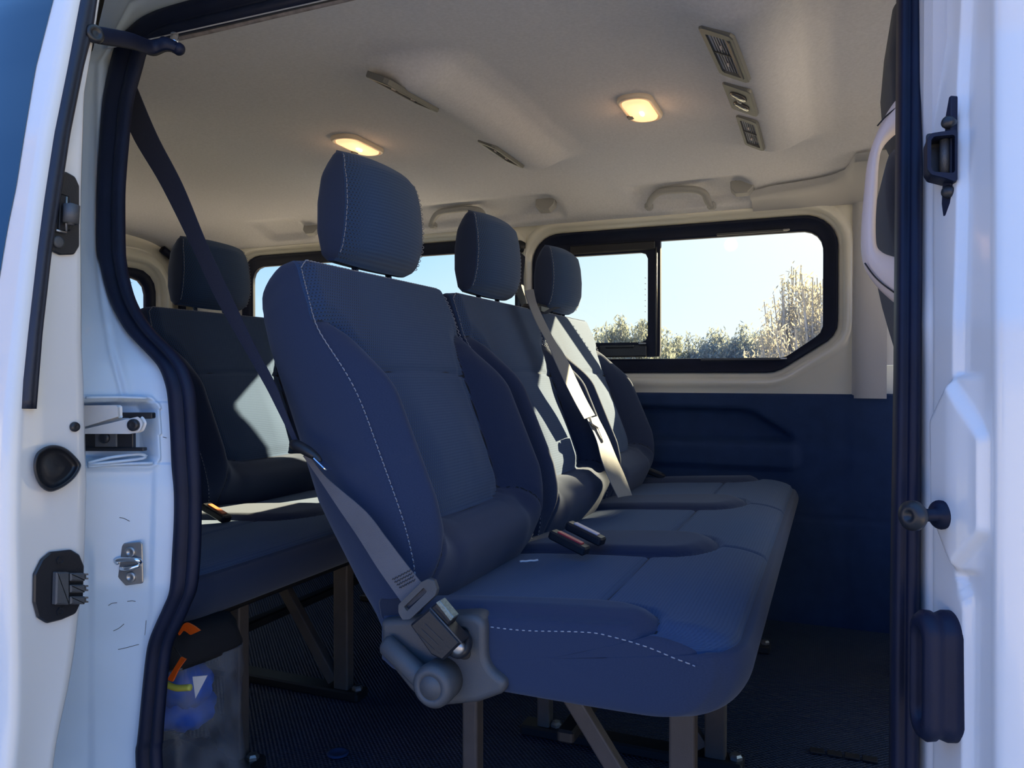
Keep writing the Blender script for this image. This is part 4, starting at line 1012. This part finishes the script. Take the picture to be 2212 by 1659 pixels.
def hook(u, v, label, sc_=1):
    p = at(u, v, Y=2.455); r = empty('coat_hook', tuple(p), label=label, cat='coat hook', group='coat hooks over the far windows')
    fr = FR(p, (1, 0, 0), (0, .35, 1)); fr.n = fr.n if fr.n.y < 0 else -fr.n
    mb = MB(); prism(mb, fr, rpoly([(-.036, .022), (.036, .022), (.034, -.008), (.018, -.026), (-.018, -.026), (-.034, -.008)], .008, 4), -.02, .006, .003); mb.build('flap', M['handle'], r)
    mb = MB(); prism(mb, FR(fr(0, .020, .004), fr.x, fr.y), rrect(.045, .005, .001, 2), -.004, .004, .001); mb.build('hinge_slot', M['plas'], r)
hook(1603, 402, 'grey coat hook beside the far front grab handle')
hook(1178, 440, 'grey coat hook alone above the pillar between far windows')
hook(672, 492, 'grey coat hook partly hidden behind the nearest headrest')
# ------------------------------------------------------------------ near bench: recline cover, lever
def nb(u, v, y=.93): return at(u, v, Y=y)
def side_prism(mb, pts, y0, y1, bev=.003, r=None, n=4, smooth=False):
    P_ = [nb(*p, y1) for p in pts]; O = [(p.x, p.z) for p in P_]
    if r: O = rpoly(O, r, n)
    (soft_prism(mb, FR((0, y0, 0), (1, 0, 0), (0, 0, 1)), O, 0, y0-y1, bev) if smooth else prism(mb, FR((0, y0, 0), (1, 0, 0), (0, 0, 1)), O, 0, y0-y1, bev)); return mb
# FR((..),(1,0,0),(0,0,1)).n = -Y, towards the doorway
mb = MB(); side_prism(mb, [(820, 1340), (1025, 1328), (1047, 1345), (1048, 1440), (1094, 1474), (1086, 1500), (1030, 1520), (945, 1528), (890, 1500), (850, 1450), (822, 1390)], .968, .934, .009, [.006, .02, .014, .03, .01, .012, .03, .03, .03, .03, .02], 5, smooth=True)
sc_ = mb.build('recliner_cover', M['plas'], bench)
mb = MB(); side_prism(mb, [(985, 1352), (1014, 1355), (1016, 1425), (988, 1425)], .9345, .9325, .0006, .008); mb.build('cover_slot', M['blackpaint'], sc_)
mb = MB(); P0, P1 = nb(828, 1385, .925), nb(925, 1478, .912)
rows = []
for t, r_ in ((0, .002), (.02, .012), (.08, .0175), (.5, .018), (.85, .019), (1.0, .019)):
    c = P0.lerp(P1, t); ax = (P1-P0).normalized(); b = Vector((0, -1, 0)); a = ax.cross(b); rows.append([c+a*math.cos(2*PI*k/16)*r_*.85+b*math.sin(2*PI*k/16)*r_*.75 for k in range(16)])
loft(mb, rows, wv=True, cap=True); lv = mb.build('recline_lever', M['plas'], bench)
mb = MB(); lathe(mb, [(.028, -.03), (.0295, -.004), (.0285, .006), (.024, .011), (.0165, .0122), (.0162, .0112), (.0155, .0112), (.0152, .0122), (0, .0126)], nb(938, 1480, .905), (0, -1, 0), 36); mb.build('lever_hub', M['plas'], lv)
mb = MB(); side_prism(mb, [(812, 1290), (900, 1290), (905, 1345), (822, 1345)], .985, .953, .004, .01); mb.build('cover_flap', M['plain'], bench)
mb = MB(); side_prism(mb, [(1070, 1462), (1090, 1470), (1092, 1485), (1065, 1480)], .97, .95, .002, .004); mb.build('cover_foot', M['plas'], bench)
# ------------------------------------------------------------------ near seat belt
bt = empty('seat_belt', tuple(nb(640, 960)), label='long dark seat belt hanging from the rear door pillar, clipped low at the bench side', cat='seat belt', group='seat belts of the near bench')
Ys = lambda v: interp(v, [190, 600, 960, 1290], [.90, .925, .915, .918])
def rib(mb, L_, R_, **k):
    A_ = [at(u, v, Y=Ys(v)+(o if len(t_) > 2 else 0)) for t_ in L_ for u, v, o in [(*t_, 0)[:3]]]
    B_ = [at(u, v, Y=Ys(v)+.0) for u, v in R_]; ribbon(mb, A_, B_, **k)
mb = MB(); rib(mb, [(262, 205), (284, 289), (347, 398), (410, 524), (464, 640), (520, 740), (560, 810), (580, 846), (602, 890), (622, 930), (640, 965)], [(286, 165), (338, 289), (394, 398), (446, 524), (500, 640), (548, 740), (585, 810), (602, 846), (618, 890), (634, 930), (649, 965)])
mb.build('shoulder_webbing', M['web2'], bt)
mb = MB(); rib(mb, [(655, 985), (687, 1031), (735, 1103), (777, 1165), (818, 1230), (866, 1298), (878, 1316)], [(664, 978), (705, 1031), (788, 1103), (831, 1157), (875, 1215), (913, 1262), (925, 1276)])
wb = mb.build('lap_webbing', M['web'], bt)
mb = MB()
for k in range(4):
    a = nb(848+k*5, 1252+k*6, .9165); b = nb(888+k*3, 1231+k*7, .9165); 
    pts = [a.lerp(b, t)+Vector((0, -.0006, .0012*math.sin(t*40))) for t in np.linspace(0, 1, 30)]; tube(mb, pts, .0005, 4)
mb.build('webbing_stitches', M['plas2'], wb)
mb = MB(); P_ = [nb(629, 958, .905), nb(640, 962, .903), nb(660, 972, .902), nb(680, 985, .902), nb(694, 998, .903)]
tube(mb, cr(P_, 4), [.002]+list(np.interp(np.linspace(0, 1, 15), [0, .2, .6, 1], [.006, .0085, .0075, .004]))+[.002], 12); tg = mb.build('belt_tongue', M['plas2'], bt)
mb = MB(); fr = FR(nb(697, 1001, .903), nb(712, 1018, .903)-nb(680, 987, .903), (.3, -1, 0)); prism(mb, fr, rrect(.030, .022, .004, 3), -.001, .001, .0003); mb.build('tongue_blade', M['chrome'], tg)
# lower end fitting and buckle
mb = MB(); fo = [(864, 1304), (915, 1254), (929, 1248), (941, 1252), (948, 1272), (945, 1284), (890, 1336), (873, 1338), (864, 1322)]
O = [nb(*p, .912) for p in fo]; c = O[0]; pl_ = lambda L_: [((p.x-c.x), (p.z-c.z)) for p in L_]
slot = [nb(*p, .912) for p in [(876, 1309), (918, 1268), (926, 1276), (882, 1319)]]
oo = resample(rpoly(pl_(O), .003, 3), 60, True); ii = resample(rpoly(pl_(slot), .001, 3), 60, True)
def near0(P__): k = min(range(60), key=lambda i: P__[i][0]); return P__[k:]+P__[:k]
oo, ii = near0(list(oo)), near0(list(ii)); rows = []
for L_, d in ((oo, -.002), (oo, .004), ([q_*.97+np.mean(oo, 0)*.03 for q_ in oo], .0055), ([q_ for q_ in ii], .004), (ii, -.002)): rows.append([Vector((c.x+q_[0], .912-d, c.z+q_[1])) for q_ in L_])
loft(mb, rows, wu=True, wv=True, smooth=False); mb.build('end_tongue', M['plas'], bt)
bk = empty('belt_buckle', tuple(nb(940, 1370)), label='large black belt buckle clipped to the side of the near bench', cat='belt buckle', group='seat belt buckles')
mb = MB(); side_prism(mb, [(884, 1351), (927, 1314), (996, 1389), (956, 1428), (930, 1415)], .926, .896, .003, .003); bb = mb.build('buckle_body', M['plas2'], bk)
mb = MB(); side_prism(mb, [(929, 1314), (948, 1297), (979, 1335), (968, 1354)], .920, .901, .002, .002); mb.build('buckle_cover', M['plas2'], bb)
mb = MB(); side_prism(mb, [(941, 1302), (949, 1297), (980, 1334), (973, 1342)], .915, .899, .0006, .001); mb.build('release_button', simple('buckle_metal', (.25, .33, .36), .3, metal=.6, noise=.5, nscale=300), bb)
mb = MB()
for k in range(3): tube(mb, [nb(900+k*9, 1368-k*10, .8952), nb(938+k*9, 1405-k*10, .8952)], .0003, 4)
tube(mb, [nb(929, 1313, .8955), nb(997, 1389, .8955)], .0012, 6); mb.build('edge_line', M['plas'], bb)
mb = MB(); tube(mb, cr([nb(970, 1400, .915), nb(990, 1410, .910), nb(1004, 1402, .915), nb(1008, 1385, .925), nb(1000, 1370, .932)], 5), .008, 12); mb.build('buckle_stalk', M['plas2'], bk)
mb = MB(); lathe(mb, [(.009, -.004), (.009, .003), (.005, .005), (0, .005)], nb(990, 1400, .905), (.2, -1, 0), 18); mb.build('stalk_bolt', M['steel'], bk)
# ------------------------------------------------------------------ belt over the third place
M['web3'] = simple('sunlit_belt_webbing', (.20, .21, .24), .7, bump=.4, bscale=700)  # lighter than the other webbing: sunshine put into the belt's colour
b3 = empty('seat_belt', SP(-.2, .45, .05, 2.22), label='bright sunlit belt across the far backrest with steel tongue half way', cat='seat belt', group='seat belts of the near bench')
def S3(u, v, off=.055):
    c = SP(0, 0, off, 2.22); return at(u, v, n=NF, c=c)
def rib3(mb, rows_): ribbon(mb, [S3(u, v, o) for u, v, _, o in rows_], [S3(w_, v+dv, o) for (u, v, (w_, dv), o) in rows_])
mb = MB(); rib3(mb, [(1133, 628, (1152, -3), .035), (1143, 660, (1160, -2), .05), (1160, 700, (1178, -3), .05), (1182, 740, (1197, -6), .055), (1199, 780, (1222, -8), .06), (1222, 830, (1246, -8), .062), (1245, 875, (1268, -8), .062), (1262, 905, (1285, -8), .06)])
mb.build('shoulder_webbing', M['web3'], b3)
mb = MB(); rib3(mb, [(1268, 905, (1290, -6), .058), (1288, 950, (1312, -8), .062), (1300, 995, (1330, -10), .066), (1318, 1040, (1350, -10), .072), (1335, 1075, (1365, -5), .09)])
mb.build('lap_webbing', M['web3'], b3)
mb = MB(); c = S3(1284, 915, .066); fr = FR(c, S3(1310, 930, .066)-S3(1262, 898, .066), NU); prism(mb, fr, rrect(.055, .020, .006, 4), -.002, .004, .001); t3 = mb.build('belt_tongue', M['steel'], b3)
mb = MB(); c = S3(1298, 935, .068); prism(mb, FR(c, NU, (0, 1, 0)), rrect(.044, .020, .002, 3), -.001, .001, .0003); mb.build('tongue_blade', M['steel'], t3)
mb = MB(); ribbon(mb, [(-1.045, 2.555, 1.225), (-1.0, 2.40, 1.12), SP(-.205, .515, -.05, 2.22), SP(-.20, .50, .03, 2.22)], [(-1.01, 2.56, 1.19), (-.96, 2.42, 1.07), SP(-.165, .515, -.05, 2.22), SP(-.16, .50, .035, 2.22)]); mb.build('upper_webbing', M['web2'], b3)
mb = MB(); box(mb, SP(-.185, .520, -.03, 2.22), (.06, .085, .03), .008); mb.build('belt_guide', M['plas2'], b3)
mb = MB(); lathe(mb, [(.02, 0), (.024, .006), (.02, .016), (.0, .018)], (-1.035, 2.578, 1.23), (0, -1, 0), 20); mb.build('belt_anchor', M['plas2'], b3)
def lump(c, s, name, mat, lab=None, cat=None, parent=None): pass
# small buckles sticking out of the cushion joint
def buckle(x, y, z, rx, col, label, parts=True):
    r = empty('belt_buckle', (x, y, z), label=label, cat='belt buckle', group='seat belt buckles')
    ax = Vector((1, rx, -.35)).normalized(); fr = FR((x, y, z), ax, (0, 1, 0)); fr.n = fr.n if fr.n.z > 0 else -fr.n
    mb = MB(); prism(mb, fr, rrect(.075, .026, .005, 4), -.010, .006, .003); mb.build('buckle_body', M['plas2'], r)
    mb = MB(); prism(mb, fr, rrect(.050, .013, .002, 3), .005, .0085, .001); mb.build('release_button', col, r)
    return r
rb = simple('faded_red_button', (.55, .05, .06), .35); wbm = simple('pink_white_button', (.75, .60, .62), .35)
q1 = at(1237, 1160, Z=.482); buckle(q1.x, q1.y-.018, .478, -.15, rb, 'small buckle with red button between the near and middle seats, nearer of the pair')
buckle(q1.x+.015, q1.y+.03, .486, -.15, wbm, 'small buckle with pale button between the near and middle seats, farther of the pair')
q2 = at(497, 1096, Z=.478); buckle(q2.x-.02, q2.y-.02, .470, -.1, simple('orange_button', (.8, .22, .08), .4), 'orange buttoned buckle on the rear bench cushion')
q3 = at(1412, 1020, Y=2.42); buckle(q3.x, q3.y, q3.z, 0, M['plas'], 'grey buckle end at the far side of the near bench')
# white cloth label in the cushion joint
mb = MB(); a = at(1123, 1213, Z=.452); b = at(1162, 1210, Z=.452); tube(mb, [a.lerp(b, t)+Vector((0, 0, .002*math.sin(t*14)*.15)) for t in np.linspace(0, 1, 16)], .0016, 5, flat=2); mb.build('care_label', M['white'], None, label='tiny white cloth label in the near cushion seam', cat='label')
# ------------------------------------------------------------------ bag on the floor behind the seal
bg = empty('clear_bag', (-1.04, .99, 0), label='clear plastic bag of blue things with black top and orange pulls on the floor', cat='bag')
bm_, nt, b = new_mat('clear_plastic'); nt.nodes.remove(b); out = nt.nodes['Material Output']
tr = N(nt, 'ShaderNodeBsdfTransparent'); gl_ = N(nt, 'ShaderNodeBsdfPrincipled'); gl_.inputs['Base Color'].default_value = (.26, .30, .38, 1); gl_.inputs['Roughness'].default_value = .25; gl_.inputs['Coat Weight'].default_value = .5
nn_ = N(nt, 'ShaderNodeTexNoise', Scale=18.0, Detail=5.0); tc = N(nt, 'ShaderNodeTexCoord'); nt.links.new(tc.outputs['Object'], nn_.inputs['Vector'])
mx = N(nt, 'ShaderNodeMixShader'); f_ = math_n(nt, 'MULTIPLY_ADD', nn_.outputs[0], 1.2, True); f_.node.inputs[2].default_value = -.30
nt.links.new(f_, mx.inputs[0]); nt.links.new(tr.outputs[0], mx.inputs[1]); nt.links.new(gl_.outputs[0], mx.inputs[2]); nt.links.new(mx.outputs[0], out.inputs[0])
def bagrow(z, rx, ry, cx=-1.035, cy=.995, j=.006, sq=.6):
    o = []
    for k in range(48):
        t = 2*PI*k/48; c_, s__ = math.cos(t), math.sin(t)
        x = rx*math.copysign(abs(c_)**sq, c_); y = ry*math.copysign(abs(s__)**sq, s__)
        o.append(Vector((cx+x+random.uniform(-j, j)*.4+j*math.sin(5*t+z*40), cy+y+j*math.sin(7*t+z*55), z)))
    return o
mb = MB(); loft(mb, [bagrow(z, rx, ry) for z, rx, ry in ((.004, .09, .085), (.02, .105, .10), (.06, .108, .10), (.11, .10, .095), (.16, .096, .09), (.21, .098, .092), (.26, .096, .09), (.306, .094, .089))], wv=True); mb.build('clear_body', bm_, bg)
mb = MB(); loft(mb, [bagrow(z, rx, ry, j=.003) for z, rx, ry in ((.302, .095, .090), (.312, .096, .091), (.335, .092, .086), (.352, .08, .075), (.358, .06, .05), (.360, .02, .02))], wv=True, cap=True); mb.build('top_panel', M['bagblack'], bg)
mb = MB(); A_ = [at(386, 1368, Y=.93), at(400, 1346, Y=.93), at(416, 1350, Y=.93), at(433, 1362, Y=.93)]; B_ = [at(388, 1372, Y=.93), at(398, 1362, Y=.93), at(411, 1370, Y=.93), at(414, 1371, Y=.93)]; ribbon(mb, A_, B_, .003); mb.build('handle_strap', M['orange'], bg)
mb = MB(); A_ = [at(362, 1468, Y=.90), at(376, 1445, Y=.90), at(392, 1419, Y=.90)]; B_ = [at(374, 1472, Y=.90), at(386, 1447, Y=.90), at(402, 1424, Y=.90)]; ribbon(mb, A_, B_, .003); mb.build('zip_pull', M['orange'], bg)
mb = MB(); tube(mb, [at(392, 1419, Y=.90), at(378, 1402, Y=.905), at(372, 1395, Y=.91)], .0012, 6); mb.build('pull_cord', M['plas2'], bg)
def blob(mb, c, r, sx=1, sy=1, sz=1, n=14):
    c = Vector(c); rows = []
    for i in range(n+1):
        f = PI*i/n; rows.append([c+Vector((math.sin(f)*math.cos(2*PI*k/18)*r*sx, math.sin(f)*math.sin(2*PI*k/18)*r*sy, math.cos(f)*r*sz))*(1+.12*math.sin(3*f+2*k)) for k in range(18)])
    loft(mb, rows, wv=True); return mb
blue = empty('blue_cloth_bundle', (-1.0, .98, .05), label='bright blue cloth inside the clear bag', cat='cloth')
mb = MB(); blob(mb, (-1.0, .98, .215), .045, 1.2, 1, 1.0); blob(mb, (-1.02, 1.0, .17), .05, 1.2, 1, .7); blob(mb, (-1.03, .955, .055), .030, 1, 1, 1.1)
for i_, (c_, r_, sz_) in enumerate((((-1.0, .98, .255), .038, 1.0), ((-1.03, 1.0, .205), .048, .8), ((-1.04, .95, .07), .030, 1.6))):
    mb = MB(); blob(mb, c_, r_, 1.25, 1, sz_); mb.build('fold', M['blue'], blue)
mb = MB(); blob(mb, (-1.03, 1.0, .085), .062, 1.2, 1.1, .9); mb.build('dark_cloth_bundle', M['stuffing'], None, label='dark crumpled cloth in the bottom of the clear bag', cat='cloth')
mb = MB(); tube(mb, cr([at(355, 1476, Y=.905), at(380, 1486, Y=.905), at(412, 1485, Y=.91)], 6), .005, 10); mb.build('yellow_hose', M['yellow'], None, label='short yellow hose end inside the clear bag', cat='hose')
mb = MB(); p = at(430, 1478, Y=.925); prism(mb, FR(p, at(440, 1478, Y=.935)-at(420, 1478, Y=.93), (0, 0, 1)), [(-.010, .012), (.014, .014), (-.006, -.022)], -.001, .001, .0003); mb.build('white_paper', M['white'], None, label='small white triangular paper against the blue cloth in the bag', cat='paper')
mb = MB(); p = at(730, 1628, Z=.003); lathe(mb, [(.022, 0), (.022, .003), (.016, .004), (.014, .002), (0, .002)], p, (0, 0, 1), 24); mb.build('floor_anchor', M['trim'], None, label='round dark anchor cap in the floor mat behind the near bench leg', cat='anchor cap')
# light cord lying under the near bench
a = at(1262, 1545, Z=.10); mb = MB(); tube(mb, [at(1268, 1545, Y=1.9), at(1340, 1562, Y=1.9), at(1405, 1578, Y=1.9)], .0012, 6); mb.build('thin_cable', M['pgrey'], None, label='thin light cable hanging under the near bench', cat='cable')
mb = MB(); side_prism(mb, [(1262, 1540), (1274, 1528), (1272, 1538), (1264, 1546)], 1.905, 1.895, .001); mb.build('turquoise_tag', simple('turquoise', (.02, .35, .38), .5), None, label='small turquoise tag under the near bench', cat='tag')
# ------------------------------------------------------------------ outside: ground, hedges
gm = simple('dry_grass', (.48, .43, .34), .95, col2=(.38, .36, .27), nscale=3, detail=8)
mb = MB(); mb.add([(-90, -90, -.62), (90, -90, -.62), (90, 90, -.62), (-90, 90, -.62)], [(0, 1, 2, 3)]); mb.build('ground', gm, None, fix=False, **ST)
asph = simple('pale_gravel', (.52, .46, .41), .95, noise=.25, nscale=30)
mb = MB(); box(mb, (-.5, 0, -.60), (22, 14, .03), .005); mb.build('gravel_yard', asph, None, **ST)
lv1 = simple('grey_green_leaves', (.34, .36, .30), .8, noise=.4, nscale=2); lv2 = simple('dry_pale_leaves', (.50, .46, .36), .8, noise=.4, nscale=2); lv3 = simple('autumn_leaves', (.34, .22, .05), .8, noise=.6, nscale=1.5); bark = simple('pale_bark', (.40, .38, .33), .9)
for m_ in (lv1, lv2, lv3):
    nt = m_.node_tree; b = nt.nodes['Principled BSDF']; b.inputs['Subsurface Weight'].default_value = 0
    out = nt.nodes['Material Output']; t_ = N(nt, 'ShaderNodeBsdfTranslucent'); src = b.inputs['Base Color'].links[0].from_socket if b.inputs['Base Color'].links else None
    if src: nt.links.new(src, t_.inputs[0])
    mx = N(nt, 'ShaderNodeMixShader'); mx.inputs[0].default_value = .45; nt.links.new(b.outputs[0], mx.inputs[1]); nt.links.new(t_.outputs[0], mx.inputs[2]); nt.links.new(mx.outputs[0], out.inputs[0])
def bush(name, x, y, w, h, n, mat, label, cat='tree', twig=.5, leaf=.09, spiky=1.0, seed=1, group='trees outside the van windows'):
    r = np.random.RandomState(seed); g = -.60; root = empty(name, (x, y, g), label=label, cat=cat, group=group)
    mb = MB(); fol = MB(); lobes = [(r.uniform(-.8, .8)*w/2, r.uniform(-.3, .3)*w/2, r.uniform(.35, .72)*h, r.uniform(.28, .42)) for _ in range(9)]
    nb_ = max(10, int(26*twig))
    for _ in range(nb_):
        a = r.uniform(0, 2*PI); rad = r.uniform(.1, 1)*w*.46; top = Vector((x+math.cos(a)*rad, y+math.sin(a)*rad*.6, g+h*r.uniform(.72, 1.02)*(1-.35*(rad/(w*.5))**2)))
        b0 = Vector((x+math.cos(a)*rad*.25, y+math.sin(a)*rad*.2, g)); mid = b0.lerp(top, .5)+Vector((r.normal()*.08*w*.3, r.normal()*.05*w*.3, 0))
        tube(mb, cr([b0, mid, top], 4), list(np.linspace(.035, .006, 9)*h/3), 5)
        for q_ in range(int(n/nb_)):
            t = r.uniform(.15, 1.0)**.7; c = b0.lerp(mid, t*2) if t < .5 else mid.lerp(top, t*2-1)
            c = c+Vector((r.normal(), r.normal(), r.normal()*.8))*w*.075*(1.15-t*.7)
            c.z = max(c.z, g+.02)
            d1 = Vector((r.normal()*.5, r.normal()*.5, r.uniform(.3, 1)*spiky)).normalized()*leaf*r.uniform(.6, 1.6); d2 = d1.cross(Vector((r.normal(), r.normal(), r.normal()))).normalized()*leaf*.30
            fol.add([c-d1-d2*.2, c+d2, c+d1, c-d2], [(0, 1, 2, 3)], 0, False)
    mb.build('branches', bark, root, fix=False); fol.build('foliage', mat, root, fix=False)
    return root
def px_x(u, Y): return Y*math.tan(math.atan((u-1106)/FPX)-YAW)
specs = [(1258, 25, 2.0, 2.45, 3600), (1300, 25, 2.2, 3.0, 5200), (1346, 24, 2.2, 3.3, 5600), (1392, 25, 2.3, 3.35, 5600), (1440, 28, 2.6, 2.95, 4600), (1494, 28, 2.8, 2.85, 4600), (1548, 28, 3.0, 3.2, 7000), (1616, 28, 3.0, 3.1, 7000), (1678, 28, 2.8, 2.8, 5000)]
words_ = ['leftmost grey-green tree through the far sliding pane', 'spiky grey-green tree in the middle of the far sliding pane', 'tallest grey-green tree through the far sliding pane', 'grey-green tree half hidden by the far window divider', 'low hazy tree just right of the far window divider', 'narrow grey-green tree left in the far front pane', 'broad round tree in the middle of the far front pane', 'broad round tree just left of the tall bleached bush', 'low tree behind the foot of the tall bleached bush']
for i, ((u, Y, w, h, n), lab) in enumerate(zip(specs, words_)):
    bush('tree', px_x(u, Y), Y, w, h, n, lv1, lab, seed=20+i, leaf=.085, twig=1.0, spiky=1.2 if i < 4 else .8)
bush('tall_bush', px_x(1716, 11), 11, 1.5, 2.8, 9000, lv2, 'tall pale bleached bush at the right of the far window', seed=5, leaf=.036, twig=3.0, spiky=.9, cat='bush')
bush('tall_bush', px_x(1775, 9.6), 9.6, 1.2, 2.65, 6000, lv2, 'pale feathery bush cut by the right edge of the far window', seed=6, leaf=.036, twig=2.6, spiky=.9, cat='bush')
for i, (x, y, w, h) in enumerate(((-14, -8.2, 7, 10.5), (-27, -18, 10, 12.5), (-20, -14.5, 6, 9.5), (-33, -23, 11, 13.5))):
    bush('autumn_tree', x, y, w, h, 4200, lv3, ['yellowing tree nearest in the door glass reflection', 'largest yellowing tree in the door glass reflection', 'smallest yellowing tree in the door glass reflection', 'farthest yellowing tree in the door glass reflection'][i], seed=40+i, leaf=.35, twig=1.0, group='autumn trees behind the viewer')
def shade_tree(x, y, w, h, label):  # unseen evergreen, added and shaped to keep sun off the bench cushions
    g = -.62; root = empty('added_shade_evergreen', (x, y, g), label=label, cat='tree'); mb = MB(); r = np.random.RandomState(3)
    tube(mb, [(x, y, g), (x, y, g+h*.8)], .10, 10); mb.build('trunk', bark, root)
    mb = MB()
    for i in range(24000):
        z = r.uniform(.12, 1); a = r.uniform(0, 2*PI); rad = w/2*min(1, .75+6*(1.0-z))*math.sqrt(r.uniform(.1, 1))
        c = Vector((x+math.cos(a)*rad, y+math.sin(a)*rad, g+h*z)); d1 = Vector(r.normal(size=3)).normalized()*.11; d2 = d1.cross(Vector(r.normal(size=3))).normalized()*.07
        mb.add([c-d1, c+d2, c+d1, c-d2], [(0, 1, 2, 3)], 0, False)
    mb.build('foliage', simple('dark_needles', (.05, .08, .04), .8), root, fix=False); return root
shade_tree(3.30, 7.4, 3.0, 4.25, 'dark dense evergreen added out of view to keep sun off the near bench cushions')
# ------------------------------------------------------------------ world, sun, camera
SUN = Vector((.43, 1.0, .53)).normalized()
w = bpy.data.worlds.new('sky'); bpy.context.scene.world = w; w.use_nodes = True; nt = w.node_tree
bgd = nt.nodes['Background']; tc = N(nt, 'ShaderNodeTexCoord'); sp = N(nt, 'ShaderNodeSeparateXYZ'); nt.links.new(tc.outputs['Generated'], sp.inputs[0])
vm = N(nt, 'ShaderNodeVectorMath', operation='DOT_PRODUCT'); nt.links.new(tc.outputs['Generated'], vm.inputs[0]); vm.inputs[1].default_value = SUN
sd_ = math_n(nt, 'MULTIPLY_ADD', vm.outputs['Value'], .5, True); sd_.node.inputs[2].default_value = .5
r1 = N(nt, 'ShaderNodeValToRGB'); nt.links.new(sd_, r1.inputs[0]); e = r1.color_ramp.elements
e[0].position = 0.0; e[0].color = (.09, .34, 1.10, 1); e[1].position = 1.0; e[1].color = (2.0, 2.1, 2.0, 1)
for p_, c_ in ((.45, (.19, .52, 1.30)), (.66, (.26, .52, .90)), (.80, (.38, .64, .86)), (.88, (.60, .76, .84)), (.94, (.85, .9, .88))):
    q_ = e.new(p_); q_.color = (*c_, 1)
hz = math_n(nt, 'MULTIPLY_ADD', sp.outputs[2], -6.0, True); hz.node.inputs[2].default_value = 1.0
hz2 = math_n(nt, 'MULTIPLY', hz, math_n(nt, 'MULTIPLY_ADD', vm.outputs['Value'], .6, True))
col = mixc(nt, hz2, r1.outputs[0], (.82, .88, .88))
nt.links.new(col, bgd.inputs[0]); bgd.inputs[1].default_value = 1.0
l = bpy.data.lights.new('sun', 'SUN'); l.energy = 22; l.color = (1, .80, .46); l.angle = math.radians(.6)
so = bpy.data.objects.new('sun', l); COL.objects.link(so); so.rotation_euler = (-SUN).to_track_quat('-Z', 'Y').to_euler(); so.location = (0, 0, 8)
cam = bpy.data.cameras.new('camera'); co = bpy.data.objects.new('camera', cam); COL.objects.link(co)
cam.sensor_fit = 'HORIZONTAL'; cam.sensor_width = 36; cam.lens = FPX/2212*36; cam.clip_start = .02; cam.clip_end = 300
R_ = Matrix((_R, _U, tuple(-x for x in _F))).transposed(); co.matrix_world = Matrix.Translation((0, 0, CZ)) @ R_.to_4x4()
sc = bpy.context.scene; sc.camera = co
sc.view_settings.view_transform = 'Standard'; sc.view_settings.look = 'None'; sc.view_settings.gamma = 1; sc.view_settings.exposure = .4
sc.view_settings.use_curve_mapping = False
sc.cycles.max_bounces = 10; sc.cycles.diffuse_bounces = 5; sc.cycles.transparent_max_bounces = 16; sc.cycles.sample_clamp_indirect = 6
